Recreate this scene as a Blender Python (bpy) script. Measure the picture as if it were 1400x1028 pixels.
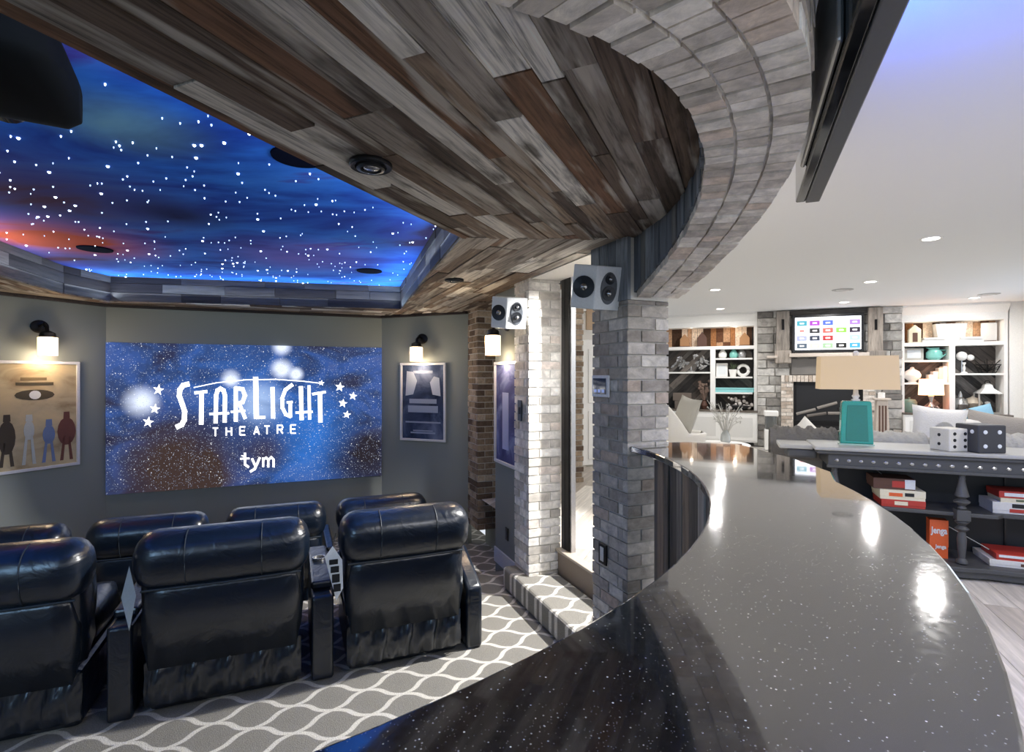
import bpy, bmesh, math, random
from mathutils import Vector, Matrix
random.seed(7)
R=math.radians; PI=math.pi
for o in list(bpy.data.objects): bpy.data.objects.remove(o)
scn=bpy.context.scene; COL=scn.collection

# ------------------------------------------------------------------ camera, world, exposure, lights
CAMZ=1.50; F=720.0
cd=bpy.data.cameras.new('camera'); cam=bpy.data.objects.new('camera',cd); COL.objects.link(cam)
cam.location=(0,0,CAMZ); cam.rotation_euler=(R(90),0,0)
cd.sensor_fit='HORIZONTAL'; cd.sensor_width=36; cd.lens=36*F/1400; cd.clip_start=.05; cd.clip_end=60
scn.camera=cam
w=bpy.data.worlds.new('world'); scn.world=w; w.use_nodes=True
w.node_tree.nodes['Background'].inputs[0].default_value=(.86,.92,1,1)
w.node_tree.nodes['Background'].inputs[1].default_value=.72
vs=scn.view_settings; vs.view_transform='Standard'; vs.look='None'; vs.gamma=1; vs.use_curve_mapping=False
vs.exposure=.35

ANG_T=R(22.5); ANG_H=R(-22.5)
def T(x,y,z=0): c,s=math.cos(ANG_T),math.sin(ANG_T); return Vector((c*x-s*y,s*x+c*y,z))      # theatre frame
def H(x,y,z=0): c,s=math.cos(ANG_H),math.sin(ANG_H); return Vector((c*x-s*y,s*x+c*y,z))      # house frame
def TX(px,e2):                       # where along the theatre-frame x a picture column meets the plane y=e2
    u=(px-700)/F; c,s=math.cos(ANG_T),math.sin(ANG_T); return e2*(c*u+s)/(c-s*u)
def TY(px,e1):
    u=(px-700)/F; c,s=math.cos(ANG_T),math.sin(ANG_T); return e1*(c-s*u)/(c*u+s)
def TZ(e1,e2,py): return CAMZ+(514-py)/F*T(e1,e2).y
def HX(px,hy):
    u=(px-700)/F; c,s=math.cos(ANG_H),math.sin(ANG_H); return hy*(c*u+s)/(c-s*u)
def HZ(hx,hy,py): return CAMZ+(514-py)/F*H(hx,hy).y
def HP(px,py,Z): d=F*(CAMZ-Z)/(py-514); return Vector(((px-700)/F*d,d,Z))

def lamp(name,kind,loc,power,color=(1,1,1),size=.1,rot=None,spot=None,blend=.5):
    l=bpy.data.lights.new(name,kind); l.energy=power; l.color=color
    if kind=='AREA': l.shape='DISK'; l.size=size
    else: l.shadow_soft_size=size
    if spot: l.spot_size=R(spot); l.spot_blend=blend
    o=bpy.data.objects.new(name,l); COL.objects.link(o); o.location=loc
    if rot: o.rotation_euler=rot
    return o
FCZ=2.87                                            # family room ceiling
DL=[HP(px,2*514-py,CAMZ-(FCZ-CAMZ)) for px,py in ((1273,326),(1190,385),(978,396),(985,422),(1154,413),(1332,407))]
DL=[Vector((p.x,p.y,FCZ)) for p in DL]
DLX=[Vector((x,y,FCZ)) for x,y in ((2.6,1.6),(4.6,2.6),(1.7,.2),(3.6,-.6),(6.2,5.4))]      # the same grid outside the frame
for p in DL+DLX: lamp('downlight_lamp','AREA',(p.x,p.y,FCZ-.03),20,(1,.98,.95),.16)
# hallway lamps behind the doorway, and one over the steps
for x,y,e in ((2.9,4.4,8),(3.2,6.2,9)): lamp('hall_lamp','AREA',tuple(T(x,y,2.8)),e,(1,.96,.9),.2)
h=lamp('step_lamp','SPOT',tuple(T(2.95,3.2,2.5)),620,(1,.98,.95),.05,None,84,.4)
h.rotation_euler=(T(1.6,3.85,.55)-h.location).to_track_quat('-Z','Y').to_euler()
lamp('door_head_fill','SPOT',tuple(T(1.99,3.14,2.305)),75,(1,.985,.96),.04,(0,0,0),150,.6)  # added fill spot, brightens the front face of the pale pillar
# daylight from the glazed side of the family room, out of frame to the right
l=lamp('window_light','AREA',tuple(H(7.0,6.5,1.6)),70,(.93,.96,1),2.2); l.rotation_euler=(Vector((0,0,0))-(H(1,0,0))).to_track_quat('-Z','Z').to_euler()
l=lamp('rear_fill_light','AREA',(-2.2,-2.3,1.9),84,(.36,.64,1),1.5); l.rotation_euler=(Vector((-1.0,4,.2))-Vector((-2.2,-2.3,1.9))).to_track_quat('-Z','Z').to_euler()  # added blue fill behind the camera, gives the chair backs their sheen
# added fill strips for the mural, above the soffit lip
# (added with the tray below)

# ------------------------------------------------------------------ materials
MATS={}
def newmat(n):
    m=bpy.data.materials.new(n); m.use_nodes=True; nt=m.node_tree; b=nt.nodes['Principled BSDF']; MATS[n]=m; return m,nt,b
def N(nt,t,**k):
    n=nt.nodes.new(t)
    for a,v in k.items(): setattr(n,a,v)
    return n
def ramp(nt,stops,interp='LINEAR'):
    r=N(nt,'ShaderNodeValToRGB'); cr=r.color_ramp; cr.interpolation=interp
    while len(cr.elements)<len(stops): cr.elements.new(.5)
    for e,(p,c) in zip(cr.elements,stops): e.position=p; e.color=(*c,1) if len(c)==3 else c
    return r
def S(h):  # hex sRGB -> linear
    h=h.lstrip('#'); v=[int(h[i:i+2],16)/255 for i in (0,2,4)]
    return tuple(x/12.92 if x<=.04045 else ((x+.055)/1.055)**2.4 for x in v)
def plain(n,col,rough=.5,metal=0,emit=0,bump=0,bscale=80,spec=.5,coat=0,trans=0):
    m,nt,b=newmat(n); c=S(col) if isinstance(col,str) else col
    b.inputs['Base Color'].default_value=(*c,1); b.inputs['Roughness'].default_value=rough; b.inputs['Metallic'].default_value=metal
    b.inputs['Specular IOR Level'].default_value=spec; b.inputs['Coat Weight'].default_value=coat
    b.inputs['Transmission Weight'].default_value=trans
    if emit: b.inputs['Emission Color'].default_value=(*c,1); b.inputs['Emission Strength'].default_value=emit
    nz=N(nt,'ShaderNodeTexNoise'); nz.inputs['Scale'].default_value=bscale; tc=N(nt,'ShaderNodeTexCoord'); nt.links.new(tc.outputs['Object'],nz.inputs['Vector'])
    mix=N(nt,'ShaderNodeMix',data_type='RGBA',blend_type='MULTIPLY'); mix.inputs[0].default_value=.25 if not emit else 0
    mix.inputs[6].default_value=(*c,1); r=ramp(nt,[(.3,(.7,.7,.7)),(.7,(1,1,1))]); nt.links.new(nz.outputs[0],r.inputs[0]); nt.links.new(r.outputs[0],mix.inputs[7])
    nt.links.new(mix.outputs[2],b.inputs['Base Color'])
    if bump:
        bp=N(nt,'ShaderNodeBump'); bp.inputs['Strength'].default_value=bump; bp.inputs['Distance'].default_value=.01
        nt.links.new(nz.outputs[0],bp.inputs['Height']); nt.links.new(bp.outputs[0],b.inputs['Normal'])
    return m
def pervar(n,stops,gscale,dark=.55,rough=.7,bump=.5,interp='CONSTANT',spec=.3,detail=6,wash=None):
    """colour picked per object, grain stretched along local X"""
    m,nt,b=newmat(n); L=nt.links.new
    oi=N(nt,'ShaderNodeObjectInfo'); r=ramp(nt,stops,interp); L(oi.outputs['Random'],r.inputs[0])
    tc=N(nt,'ShaderNodeTexCoord'); mul=N(nt,'ShaderNodeVectorMath',operation='MULTIPLY'); mul.inputs[1].default_value=gscale; L(tc.outputs['Object'],mul.inputs[0])
    off=N(nt,'ShaderNodeMath',operation='MULTIPLY'); off.inputs[1].default_value=97; L(oi.outputs['Random'],off.inputs[0])
    add=N(nt,'ShaderNodeVectorMath',operation='ADD'); L(mul.outputs[0],add.inputs[0]); L(off.outputs[0],add.inputs[1])
    nz=N(nt,'ShaderNodeTexNoise'); nz.inputs['Scale'].default_value=1; nz.inputs['Detail'].default_value=detail; nz.inputs['Roughness'].default_value=.65; nz.inputs['Distortion'].default_value=.35; L(add.outputs[0],nz.inputs['Vector'])
    r2=ramp(nt,[(.3,(1-dark,)*3),(.5,(1,1,1)),(.72,(1.35,1.35,1.35))]); L(nz.outputs[0],r2.inputs[0])
    mx=N(nt,'ShaderNodeMix',data_type='RGBA',blend_type='MULTIPLY'); mx.inputs[0].default_value=1; L(r.outputs[0],mx.inputs[6]); L(r2.outputs[0],mx.inputs[7])
    out=mx.outputs[2]
    if wash:
        for k,(sc,lo,hi,c,f) in enumerate(wash):
            m3=N(nt,'ShaderNodeVectorMath',operation='MULTIPLY'); m3.inputs[1].default_value=sc; L(tc.outputs['Object'],m3.inputs[0]); a3=N(nt,'ShaderNodeVectorMath',operation='ADD'); L(m3.outputs[0],a3.inputs[0]); L(off.outputs[0],a3.inputs[1])
            n3=N(nt,'ShaderNodeTexNoise'); n3.inputs['Scale'].default_value=1; n3.inputs['Detail'].default_value=4; L(a3.outputs[0],n3.inputs['Vector'])
            r3=N(nt,'ShaderNodeMapRange'); r3.inputs[1].default_value=lo; r3.inputs[2].default_value=hi; r3.inputs[3].default_value=0; r3.inputs[4].default_value=f; L(n3.outputs[0],r3.inputs[0])
            x3=N(nt,'ShaderNodeMix',data_type='RGBA'); L(r3.outputs[0],x3.inputs[0]); L(out,x3.inputs[6]); x3.inputs[7].default_value=(*S(c),1); out=x3.outputs[2]
    L(out,b.inputs['Base Color']); b.inputs['Roughness'].default_value=rough; b.inputs['Specular IOR Level'].default_value=spec
    bp=N(nt,'ShaderNodeBump'); bp.inputs['Strength'].default_value=bump; bp.inputs['Distance'].default_value=.006; L(nz.outputs[0],bp.inputs['Height']); L(bp.outputs[0],b.inputs['Normal'])
    return m
ceilwood=pervar('reclaimed_ceiling_wood',[(0,S('6a5a4e')),(.14,S('8c8278')),(.28,S('776353')),(.4,S('a79d92')),(.5,S('57493f')),(.6,S('94806d')),(.68,S('d6cfc4')),(.76,S('7a5a44')),(.84,S('958a7e')),(.93,S('efe9de'))],(3,60,60),.8,.75,.8,wash=(((1.6,14,14),.53,.66,'cfc8bc',.75),((2.5,9,9),.55,.68,'33281f',.8)))
darkwood=pervar('dark_tray_wood',[(0,S('2f2725')),(.25,S('4c4542')),(.45,S('3a3332')),(.6,S('625c58')),(.75,S('2c2526')),(.9,S('6c6663'))],(2,30,30),.6,.6,.5)
barnwood=pervar('grey_barn_wood',[(0,S('7d7670')),(.2,S('554f4a')),(.4,S('969089')),(.55,S('6b625b')),(.7,S('c4bdb4')),(.85,S('8a7868'))],(30,30,2.2),.7,.6,.6)
bluebarn=pervar('grey_blue_barn_wood',[(0,S('7a828a')),(.3,S('646a72')),(.6,S('8a9096')),(.8,S('70706e'))],(30,30,3),.6,.65,.5)
greywood=pervar('grey_diagonal_wood',[(0,S('4c4947')),(.2,S('6d6864')),(.4,S('3b3938')),(.6,S('857d76')),(.8,S('57504b'))],(4,30,30),.5,.8,.3)
warmwood=pervar('warm_vertical_wood',[(0,S('a9744a')),(.2,S('ecd6c0')),(.4,S('6b4630')),(.55,S('f2e3d3')),(.7,S('c59c7a')),(.85,S('4d3627'))],(30,30,4),.4,.8,.3)
brickm=pervar('washed_brick',[(0,S('b7b0a8')),(.2,S('a39b93')),(.35,S('c8c1b9')),(.5,S('aea69f')),(.65,S('d3cdc4')),(.8,S('928b84')),(.92,S('bcac9f'))],(14,16,18),.3,.9,.7,spec=.2)
archbrick=pervar('arch_brick',[(0,S('dcd4c9')),(.3,S('cdc4b9')),(.55,S('e6dfd5')),(.75,S('c0b7ac')),(.9,S('d6c6b7'))],(16,16,16),.3,.9,.9,spec=.2)
whitebrick=pervar('pale_brick',[(0,S('e6e1d9')),(.3,S('c2bcb3')),(.55,S('eeeae3')),(.75,S('cfc9c0')),(.9,S('ddd2c8'))],(14,16,18),.25,.9,.9,spec=.2)
brownbrick=pervar('tan_brick',[(0,S('8f7e6c')),(.3,S('7a6a5a')),(.6,S('a39483')),(.8,S('5b4c41'))],(26,26,26),.4,.9,.6,spec=.2)
stonem=pervar('grey_stone',[(0,S('9a9792')),(.2,S('b8b5b0')),(.4,S('85817c')),(.55,S('a7a29c')),(.7,S('c9c6c1')),(.85,S('77736f'))],(9,9,9),.4,.85,.8,spec=.25)
floorwood=pervar('pale_plank_floor',[(0,S('b8afa5')),(.25,S('c9c1b8')),(.5,S('a79d93')),(.75,S('d2cbc2'))],(2,24,24),.25,.4,.15,spec=.4)
mortar=plain('mortar','b9b4ac',.95,bump=.6,bscale=60)
whitemortar=plain('pale_mortar','dedad2',.95,bump=.6,bscale=60)
wallp=plain('grey_green_wall_paint','868a85',.8,bump=.08,bscale=250)
white=plain('white_paint','f1efeb',.5)
ceilw=plain('white_ceiling_paint','f0f0f0',.85,bscale=400)
creamwall=plain('cream_wall_paint','e9e5dd',.8)
black=plain('black_plastic','17171a',.35)
blackm=plain('black_metal','1c1b1c',.4,.6)
darkgrey=plain('charcoal_painted_wood','4a4b4d',.5,bump=.2,bscale=25)
darkback=plain('black_painted_back','232427',.6)
silver=plain('silver_metal','b9b9b9',.25,.9)
glassw=plain('white_ceramic','f2f0ec',.2)
teal=plain('teal_ceramic','1f9c90',.15,coat=.6)
tealp=plain('pale_teal_ceramic','7cc0b6',.25)
aqua=plain('aqua_cover','8fd0d2',.5)
linen=plain('linen_shade','c8bba8',.9,bump=.2,bscale=300)
shadelit=plain('lit_shade','ffcaa0',.8,emit=1.6)
bulbm=plain('lit_bulb','fff2dc',.5,emit=18)
sconceglass=plain('lit_sconce_glass','ffe2b8',.4,emit=1.9)
ledm=plain('downlight_lens','fffaf2',.5,emit=7)
creamfab=plain('white_boucle','efebe4',.95,bump=.4,bscale=120)
greyfab=plain('grey_fabric','8f8d8b',.95,bump=.4,bscale=160)
furm=plain('grey_fur','6f6c69',1,bump=1,bscale=45)
pillowg=plain('grey_pillow','b9b6ae',.9,bump=.3,bscale=140)
pillowb=plain('blue_striped_pillow','8cb9cf',.9,bump=.2)
posterfr=plain('silver_white_frame','d6d6da',.35,.1)
blackgl=plain('black_glass','0b0c0f',.06,spec=.7)
socket=plain('white_plastic','e6e6e6',.4)
spkw=plain('white_speaker_cabinet','e9edf0',.3)
cone=plain('dark_speaker_cone','2b2f36',.35,.3)
marble=plain('pale_stone','dcdad6',.4)
pinkbrick=plain('pale_mantel_stone','c9bdb2',.8,bump=.4,bscale=40)
paperw=plain('white_paper','dfe3e6',.6)
ink=plain('black_ink','16181c',.6)
red=plain('red_box','b8392f',.5); orange=plain('orange_box','e0622e',.5); cream=plain('cream_box','e7dfc4',.5); brown=plain('brown_box','5f4034',.6)
olive=plain('green_leaf','5e6b52',.8); branchm=plain('silver_branch','b8b6b0',.8)
def leather():
    m,nt,b=newmat('black_leather'); L=nt.links.new
    b.inputs['Base Color'].default_value=(*S('0f1a28'),1); b.inputs['Roughness'].default_value=.3; b.inputs['Specular IOR Level'].default_value=.75; b.inputs['Coat Weight'].default_value=.25; b.inputs['Coat Roughness'].default_value=.22
    tc=N(nt,'ShaderNodeTexCoord'); a=N(nt,'ShaderNodeTexNoise'); a.inputs['Scale'].default_value=7; a.inputs['Detail'].default_value=3; a.inputs['Distortion'].default_value=1.2; L(tc.outputs['Object'],a.inputs['Vector'])
    c=N(nt,'ShaderNodeTexNoise'); c.inputs['Scale'].default_value=220; L(tc.outputs['Object'],c.inputs['Vector'])
    b1=N(nt,'ShaderNodeBump'); b1.inputs['Strength'].default_value=.28; b1.inputs['Distance'].default_value=.03; L(a.outputs[0],b1.inputs['Height'])
    b2=N(nt,'ShaderNodeBump'); b2.inputs['Strength'].default_value=.12; b2.inputs['Distance'].default_value=.002; L(c.outputs[0],b2.inputs['Height']); L(b1.outputs[0],b2.inputs['Normal']); L(b2.outputs[0],b.inputs['Normal'])
    return m
leath=leather()
def granite():
    m,nt,b=newmat('black_flecked_granite'); L=nt.links.new; tc=N(nt,'ShaderNodeTexCoord')
    out=None
    cols=[]
    for sc,th,c in ((120,.15,(.32,.32,.32)),(60,.085,(.75,.75,.72)),(230,.2,(.11,.11,.12))):
        v=N(nt,'ShaderNodeTexVoronoi'); v.inputs['Scale'].default_value=sc; L(tc.outputs['Object'],v.inputs['Vector'])
        lt=N(nt,'ShaderNodeMath',operation='LESS_THAN'); lt.inputs[1].default_value=th; L(v.outputs['Distance'],lt.inputs[0])
        sep=N(nt,'ShaderNodeSeparateColor'); L(v.outputs['Color'],sep.inputs[0]); gt=N(nt,'ShaderNodeMath',operation='GREATER_THAN'); gt.inputs[1].default_value=.52; L(sep.outputs[0],gt.inputs[0])
        mm=N(nt,'ShaderNodeMath',operation='MULTIPLY'); L(lt.outputs[0],mm.inputs[0]); L(gt.outputs[0],mm.inputs[1])
        mx=N(nt,'ShaderNodeMix',data_type='RGBA'); L(mm.outputs[0],mx.inputs[0]); mx.inputs[7].default_value=(*c,1)
        if out: L(out,mx.inputs[6])
        else: mx.inputs[6].default_value=(.012,.012,.014,1)
        out=mx.outputs[2]
    L(out,b.inputs['Base Color']); b.inputs['IOR'].default_value=2.1; b.inputs['Specular IOR Level'].default_value=.6; b.inputs['Coat Weight'].default_value=1; b.inputs['Coat Roughness'].default_value=.03
    nz=N(nt,'ShaderNodeTexNoise'); nz.inputs['Scale'].default_value=60; L(tc.outputs['Object'],nz.inputs['Vector'])
    r=ramp(nt,[(.3,(.05,)*3),(.7,(.12,)*3)]); L(nz.outputs[0],r.inputs[0]); L(r.outputs[0],b.inputs['Roughness'])
    return m
gran=granite()
def carpet():
    m,nt,b=newmat('trellis_carpet'); L=nt.links.new; tc=N(nt,'ShaderNodeTexCoord')
    sep=N(nt,'ShaderNodeSeparateXYZ'); L(tc.outputs['Object'],sep.inputs[0])
    def M(op,a,bb=None,c=None):
        n=N(nt,'ShaderNodeMath',operation=op)
        for i,v in enumerate((a,bb,c)):
            if v is None: continue
            if isinstance(v,(int,float)): n.inputs[i].default_value=v
            else: L(v,n.inputs[i])
        return n.outputs[0]
    X=M('MULTIPLY',sep.outputs[0],1/.40); Y=M('MULTIPLY',sep.outputs[1],1/.25)
    u=M('ADD',X,Y); v=M('SUBTRACT',X,Y)
    def line(p,q):
        s=M('SINE',M('MULTIPLY',q,2*PI)); t=M('ADD',p,M('MULTIPLY',s,-.06)); fr=M('FRACT',t); d=M('ABSOLUTE',M('SUBTRACT',fr,.5)); return M('SUBTRACT',.5,d)
    d=M('MINIMUM',line(u,v),line(v,M('MULTIPLY',u,1)))
    r=ramp(nt,[(0,S('d9d5cc')),(.055,S('d4cfc6')),(.075,S('8c8982')),(1,S('85827b'))]); L(d,r.inputs[0])
    nz=N(nt,'ShaderNodeTexNoise'); nz.inputs['Scale'].default_value=160; L(tc.outputs['Object'],nz.inputs['Vector'])
    r2=ramp(nt,[(.25,(.75,)*3),(.75,(1.1,)*3)]); L(nz.outputs[0],r2.inputs[0]); mx=N(nt,'ShaderNodeMix',data_type='RGBA',blend_type='MULTIPLY'); mx.inputs[0].default_value=1; L(r.outputs[0],mx.inputs[6]); L(r2.outputs[0],mx.inputs[7]); L(mx.outputs[2],b.inputs['Base Color'])
    b.inputs['Roughness'].default_value=1; b.inputs['Specular IOR Level'].default_value=.1
    bp=N(nt,'ShaderNodeBump'); bp.inputs['Strength'].default_value=.5; bp.inputs['Distance'].default_value=.01; L(nz.outputs[0],bp.inputs['Height']); L(bp.outputs[0],b.inputs['Normal'])
    return m
carp=carpet()
def nebula(n,scale,stops,stretch,emit,spots=(),stars=0,orange=None):
    m,nt,b=newmat(n); L=nt.links.new; tc=N(nt,'ShaderNodeTexCoord')
    mp=N(nt,'ShaderNodeVectorMath',operation='MULTIPLY'); mp.inputs[1].default_value=stretch; L(tc.outputs['Object'],mp.inputs[0])
    nz=N(nt,'ShaderNodeTexNoise'); nz.inputs['Scale'].default_value=scale; nz.inputs['Detail'].default_value=5; nz.inputs['Roughness'].default_value=.55; nz.inputs['Distortion'].default_value=.6; L(mp.outputs[0],nz.inputs['Vector'])
    r=ramp(nt,stops); L(nz.outputs[0],r.inputs[0]); out=r.outputs[0]
    def addspot(cen,rad,col,blend='ADD',fac=1):
        nonlocal out
        d=N(nt,'ShaderNodeVectorMath',operation='DISTANCE'); L(tc.outputs['Object'],d.inputs[0]); d.inputs[1].default_value=cen
        mr=N(nt,'ShaderNodeMapRange'); mr.inputs[1].default_value=0; mr.inputs[2].default_value=rad; mr.inputs[3].default_value=fac; mr.inputs[4].default_value=0; mr.interpolation_type='SMOOTHSTEP'; L(d.outputs['Value'],mr.inputs[0])
        nn=N(nt,'ShaderNodeMath',operation='MULTIPLY'); L(mr.outputs[0],nn.inputs[0]); L(nz.outputs[0],nn.inputs[1]); n2=N(nt,'ShaderNodeMath',operation='MULTIPLY'); L(nn.outputs[0],n2.inputs[0]); n2.inputs[1].default_value=1.8; n2.use_clamp=True
        mx=N(nt,'ShaderNodeMix',data_type='RGBA',blend_type=blend); L(n2.outputs[0],mx.inputs[0]); L(out,mx.inputs[6]); mx.inputs[7].default_value=(*col,1); out=mx.outputs[2]
    for s in spots: addspot(*s)
    if stars:
        for sc,th,gate,c in ((stars,.13,.45,(.75,.8,.95)),(stars*.42,.08,.3,(1,1,1)),(stars*1.7,.2,.5,(.3,.36,.5))):
            v=N(nt,'ShaderNodeTexVoronoi'); v.inputs['Scale'].default_value=sc; L(tc.outputs['Object'],v.inputs['Vector'])
            mr=N(nt,'ShaderNodeMapRange'); mr.inputs[1].default_value=th*1.6; mr.inputs[2].default_value=th*.5; L(v.outputs['Distance'],mr.inputs[0])
            sp=N(nt,'ShaderNodeSeparateColor'); L(v.outputs['Color'],sp.inputs[0]); gt=N(nt,'ShaderNodeMath',operation='GREATER_THAN'); gt.inputs[1].default_value=gate; L(sp.outputs[0],gt.inputs[0])
            mm=N(nt,'ShaderNodeMath',operation='MULTIPLY'); L(mr.outputs[0],mm.inputs[0]); L(gt.outputs[0],mm.inputs[1])
            mx=N(nt,'ShaderNodeMix',data_type='RGBA'); L(mm.outputs[0],mx.inputs[0]); L(out,mx.inputs[6]); mx.inputs[7].default_value=(*c,1); out=mx.outputs[2]
    if emit:
        b.inputs['Base Color'].default_value=(0.02,.02,.02,1); L(out,b.inputs['Emission Color']); b.inputs['Emission Strength'].default_value=emit; b.inputs['Roughness'].default_value=.9
    else: L(out,b.inputs['Base Color']); b.inputs['Roughness'].default_value=.95
    b.inputs['Specular IOR Level'].default_value=.1
    return m

# ------------------------------------------------------------------ geometry
class G:
    def __init__(s): s.v=[];s.f=[];s.m=[];s.mi=0
    def add(s,vs,fs):
        n=len(s.v); s.v+= [tuple(p) for p in vs]; s.f+=[tuple(i+n for i in f) for f in fs]; s.m+=[s.mi]*len(fs); return s
    def box(s,x0,x1,y0,y1,z0,z1,M=None):
        vs=[Vector((x,y,z)) for z in (z0,z1) for x,y in ((x0,y0),(x1,y0),(x1,y1),(x0,y1))]
        if M: vs=[M@p for p in vs]
        return s.add(vs,[(3,2,1,0),(4,5,6,7),(0,1,5,4),(1,2,6,5),(2,3,7,6),(3,0,4,7)])
    def prism(s,poly,z0,z1,M=None):
        n=len(poly); vs=[Vector((*p,z0)) for p in poly]+[Vector((*p,z1)) for p in poly]
        if M: vs=[M@p for p in vs]
        return s.add(vs,[tuple(range(n))[::-1],tuple(range(n,2*n))]+[(i,(i+1)%n,n+(i+1)%n,n+i) for i in range(n)])
    def lathe(s,prof,c=(0,0,0),n=16,M=None,sx=1,sy=1):
        vs=[];fs=[]
        for r,z in prof:
            for k in range(n):
                a=2*PI*k/n; p=Vector((c[0]+r*sx*math.cos(a),c[1]+r*sy*math.sin(a),c[2]+z)); vs.append(M@p if M else p)
        m=len(prof)
        for i in range(m-1):
            for k in range(n): fs.append((i*n+k,i*n+(k+1)%n,(i+1)*n+(k+1)%n,(i+1)*n+k))
        fs.append(tuple(range(n))[::-1]); fs.append(tuple((m-1)*n+k for k in range(n)))
        return s.add(vs,fs)
    def tube(s,pts,r,n=8):
        pts=[Vector(p) for p in pts]; rings=[]; vs=[]
        for i,p in enumerate(pts):
            d=(pts[min(i+1,len(pts)-1)]-pts[max(i-1,0)]).normalized()
            a=d.cross(Vector((0,0,1)));
            if a.length<1e-3: a=d.cross(Vector((1,0,0)))
            a.normalize(); b=d.cross(a); rr=r[i] if isinstance(r,(list,tuple)) else r
            vs+=[p+a*rr*math.cos(2*PI*k/n)+b*rr*math.sin(2*PI*k/n) for k in range(n)]
        fs=[(i*n+k,i*n+(k+1)%n,(i+1)*n+(k+1)%n,(i+1)*n+k) for i in range(len(pts)-1) for k in range(n)]
        m=(len(pts)-1)*n; fs+=[tuple(range(n))[::-1],tuple(m+k for k in range(n))]
        return s.add(vs,fs)
    def sphere(s,c,r,n=12,m=8,sx=1,sy=1,sz=1):
        return s.lathe([(max(1e-4,r*math.sin(PI*i/m)),-r*sz*math.cos(PI*i/m)) for i in range(m+1)],c,n,None,sx,sy)
    def loft(s,x0,x1,prof,nx=12,end=.12,M=None,sag=0,ex=2.6):
        """closed y-z profile swept along x with rounded ends"""
        n=len(prof); cy=sum(p[0] for p in prof)/n; cz=sum(p[1] for p in prof)/n; vs=[]
        for i in range(nx+1):
            t=-math.cos(PI*i/nx); x=(x0+x1)/2+t*(x1-x0)/2
            dist=min(x-x0,x1-x)/max(1e-6,end); k=1 if dist>=1 else (1-(1-dist)**ex)**(1/ex)
            k=max(k,.35) if i not in (0,nx) else .3
            for y,z in prof:
                p=Vector((x,cy+(y-cy)*k,cz+(z-cz)*k)); vs.append(M@p if M else p)
        fs=[(i*n+k,(i+1)*n+k,(i+1)*n+(k+1)%n,i*n+(k+1)%n) for i in range(nx) for k in range(n)]
        fs+=[tuple(range(n)),tuple(nx*n+k for k in range(n))[::-1]]
        return s.add(vs,fs)
def mesh(name,g,mats):
    me=bpy.data.meshes.new(name); me.from_pydata(g.v,[],g.f); me.update()
    bm=bmesh.new(); bm.from_mesh(me); bmesh.ops.recalc_face_normals(bm,faces=bm.faces); bm.to_mesh(me); bm.free()
    for m in (mats if isinstance(mats,(list,tuple)) else [mats]): me.materials.append(m)
    if any(g.m): me.polygons.foreach_set('material_index',g.m)
    return me
def obj(name,g,mat,parent=None,loc=(0,0,0),rot=(0,0,0),smooth=False,bevel=0,seg=2):
    me=g if isinstance(g,bpy.types.Mesh) else mesh(name,g,mat)
    if smooth:
        me.polygons.foreach_set('use_smooth',[True]*len(me.polygons))
        if smooth!='all': me.set_sharp_from_angle(angle=R(40))
    o=bpy.data.objects.new(name,me); COL.objects.link(o); o.location=loc; o.rotation_euler=rot
    if parent: o.parent=parent
    if bevel:
        b=o.modifiers.new('bevel','BEVEL'); b.width=bevel; b.segments=seg; b.limit_method='ANGLE'
    return o
def tag(o,label,cat,group=None):
    o['label']=label; o['category']=cat
    if group:o['group']=group
    return o
def struct(name,g,mat,**k): o=obj(name,g,mat,**k); o['kind']='structure'; return o
def thing(name,label,cat,loc,rz=0,group=None):
    o=bpy.data.objects.new(name,None); COL.objects.link(o); o.empty_display_size=.1; o.location=loc; o.rotation_euler=(0,0,rz); return tag(o,label,cat,group)
def copytree(o,parent=None):
    c=o.copy(); COL.objects.link(c); c.parent=parent
    for ch in o.children: copytree(ch,c)
    return c
def B(x0,x1,y0,y1,z0,z1): return G().box(x0,x1,y0,y1,z0,z1)
def clip(poly,a,b):           # keep the part to the left of a->b
    out=[]; dx,dy=b[0]-a[0],b[1]-a[1]; sd=lambda p:dx*(p[1]-a[1])-dy*(p[0]-a[0])
    for i in range(len(poly)):
        p,q=poly[i],poly[(i+1)%len(poly)]; sp,sq=sd(p),sd(q)
        if sp>=0: out.append(p)
        if (sp>=0)!=(sq>=0): t=sp/(sp-sq); out.append((p[0]+t*(q[0]-p[0]),p[1]+t*(q[1]-p[1])))
    return out
def area(p): return .5*sum(p[i][0]*p[(i+1)%len(p)][1]-p[(i+1)%len(p)][0]*p[i][1] for i in range(len(p)))
def planks(zone,ang,wr,lr,z0,z1,mat,parent,var=.006,gap=.002,name='plank',plane=None):
    """cover a convex zone with boards; plane maps (x,y,z) board space to world"""
    if area(zone)<0: zone=zone[::-1]
    c,s=math.cos(ang),math.sin(ang); zl=[(c*x+s*y,-s*x+c*y) for x,y in zone]
    x0,x1=min(p[0] for p in zl),max(p[0] for p in zl); y=min(p[1] for p in zl); y1=max(p[1] for p in zl)
    while y<y1:
        wd=random.uniform(*wr); x=x0-random.uniform(0,lr[1])
        while x<x1:
            ln=random.uniform(*lr); q=[(x+gap,y+gap),(x+ln-gap,y+gap),(x+ln-gap,y+wd-gap),(x+gap,y+wd-gap)]
            for i in range(len(zl)):
                q=clip(q,zl[i],zl[(i+1)%len(zl)])
                if len(q)<3: break
            if len(q)>=3 and abs(area(q))>.0008:
                dz=random.uniform(0,var)
                if plane: obj(name,G().prism(q,z0-dz,z1),mat,parent,rot=plane[1],loc=plane[0]) if not callable(plane) else plane(q,z0-dz,z1,mat,parent)
                else: obj(name,G().prism(q,z0-dz,z1),mat,parent,rot=(0,0,ang))
            x+=ln
        y+=wd

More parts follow.
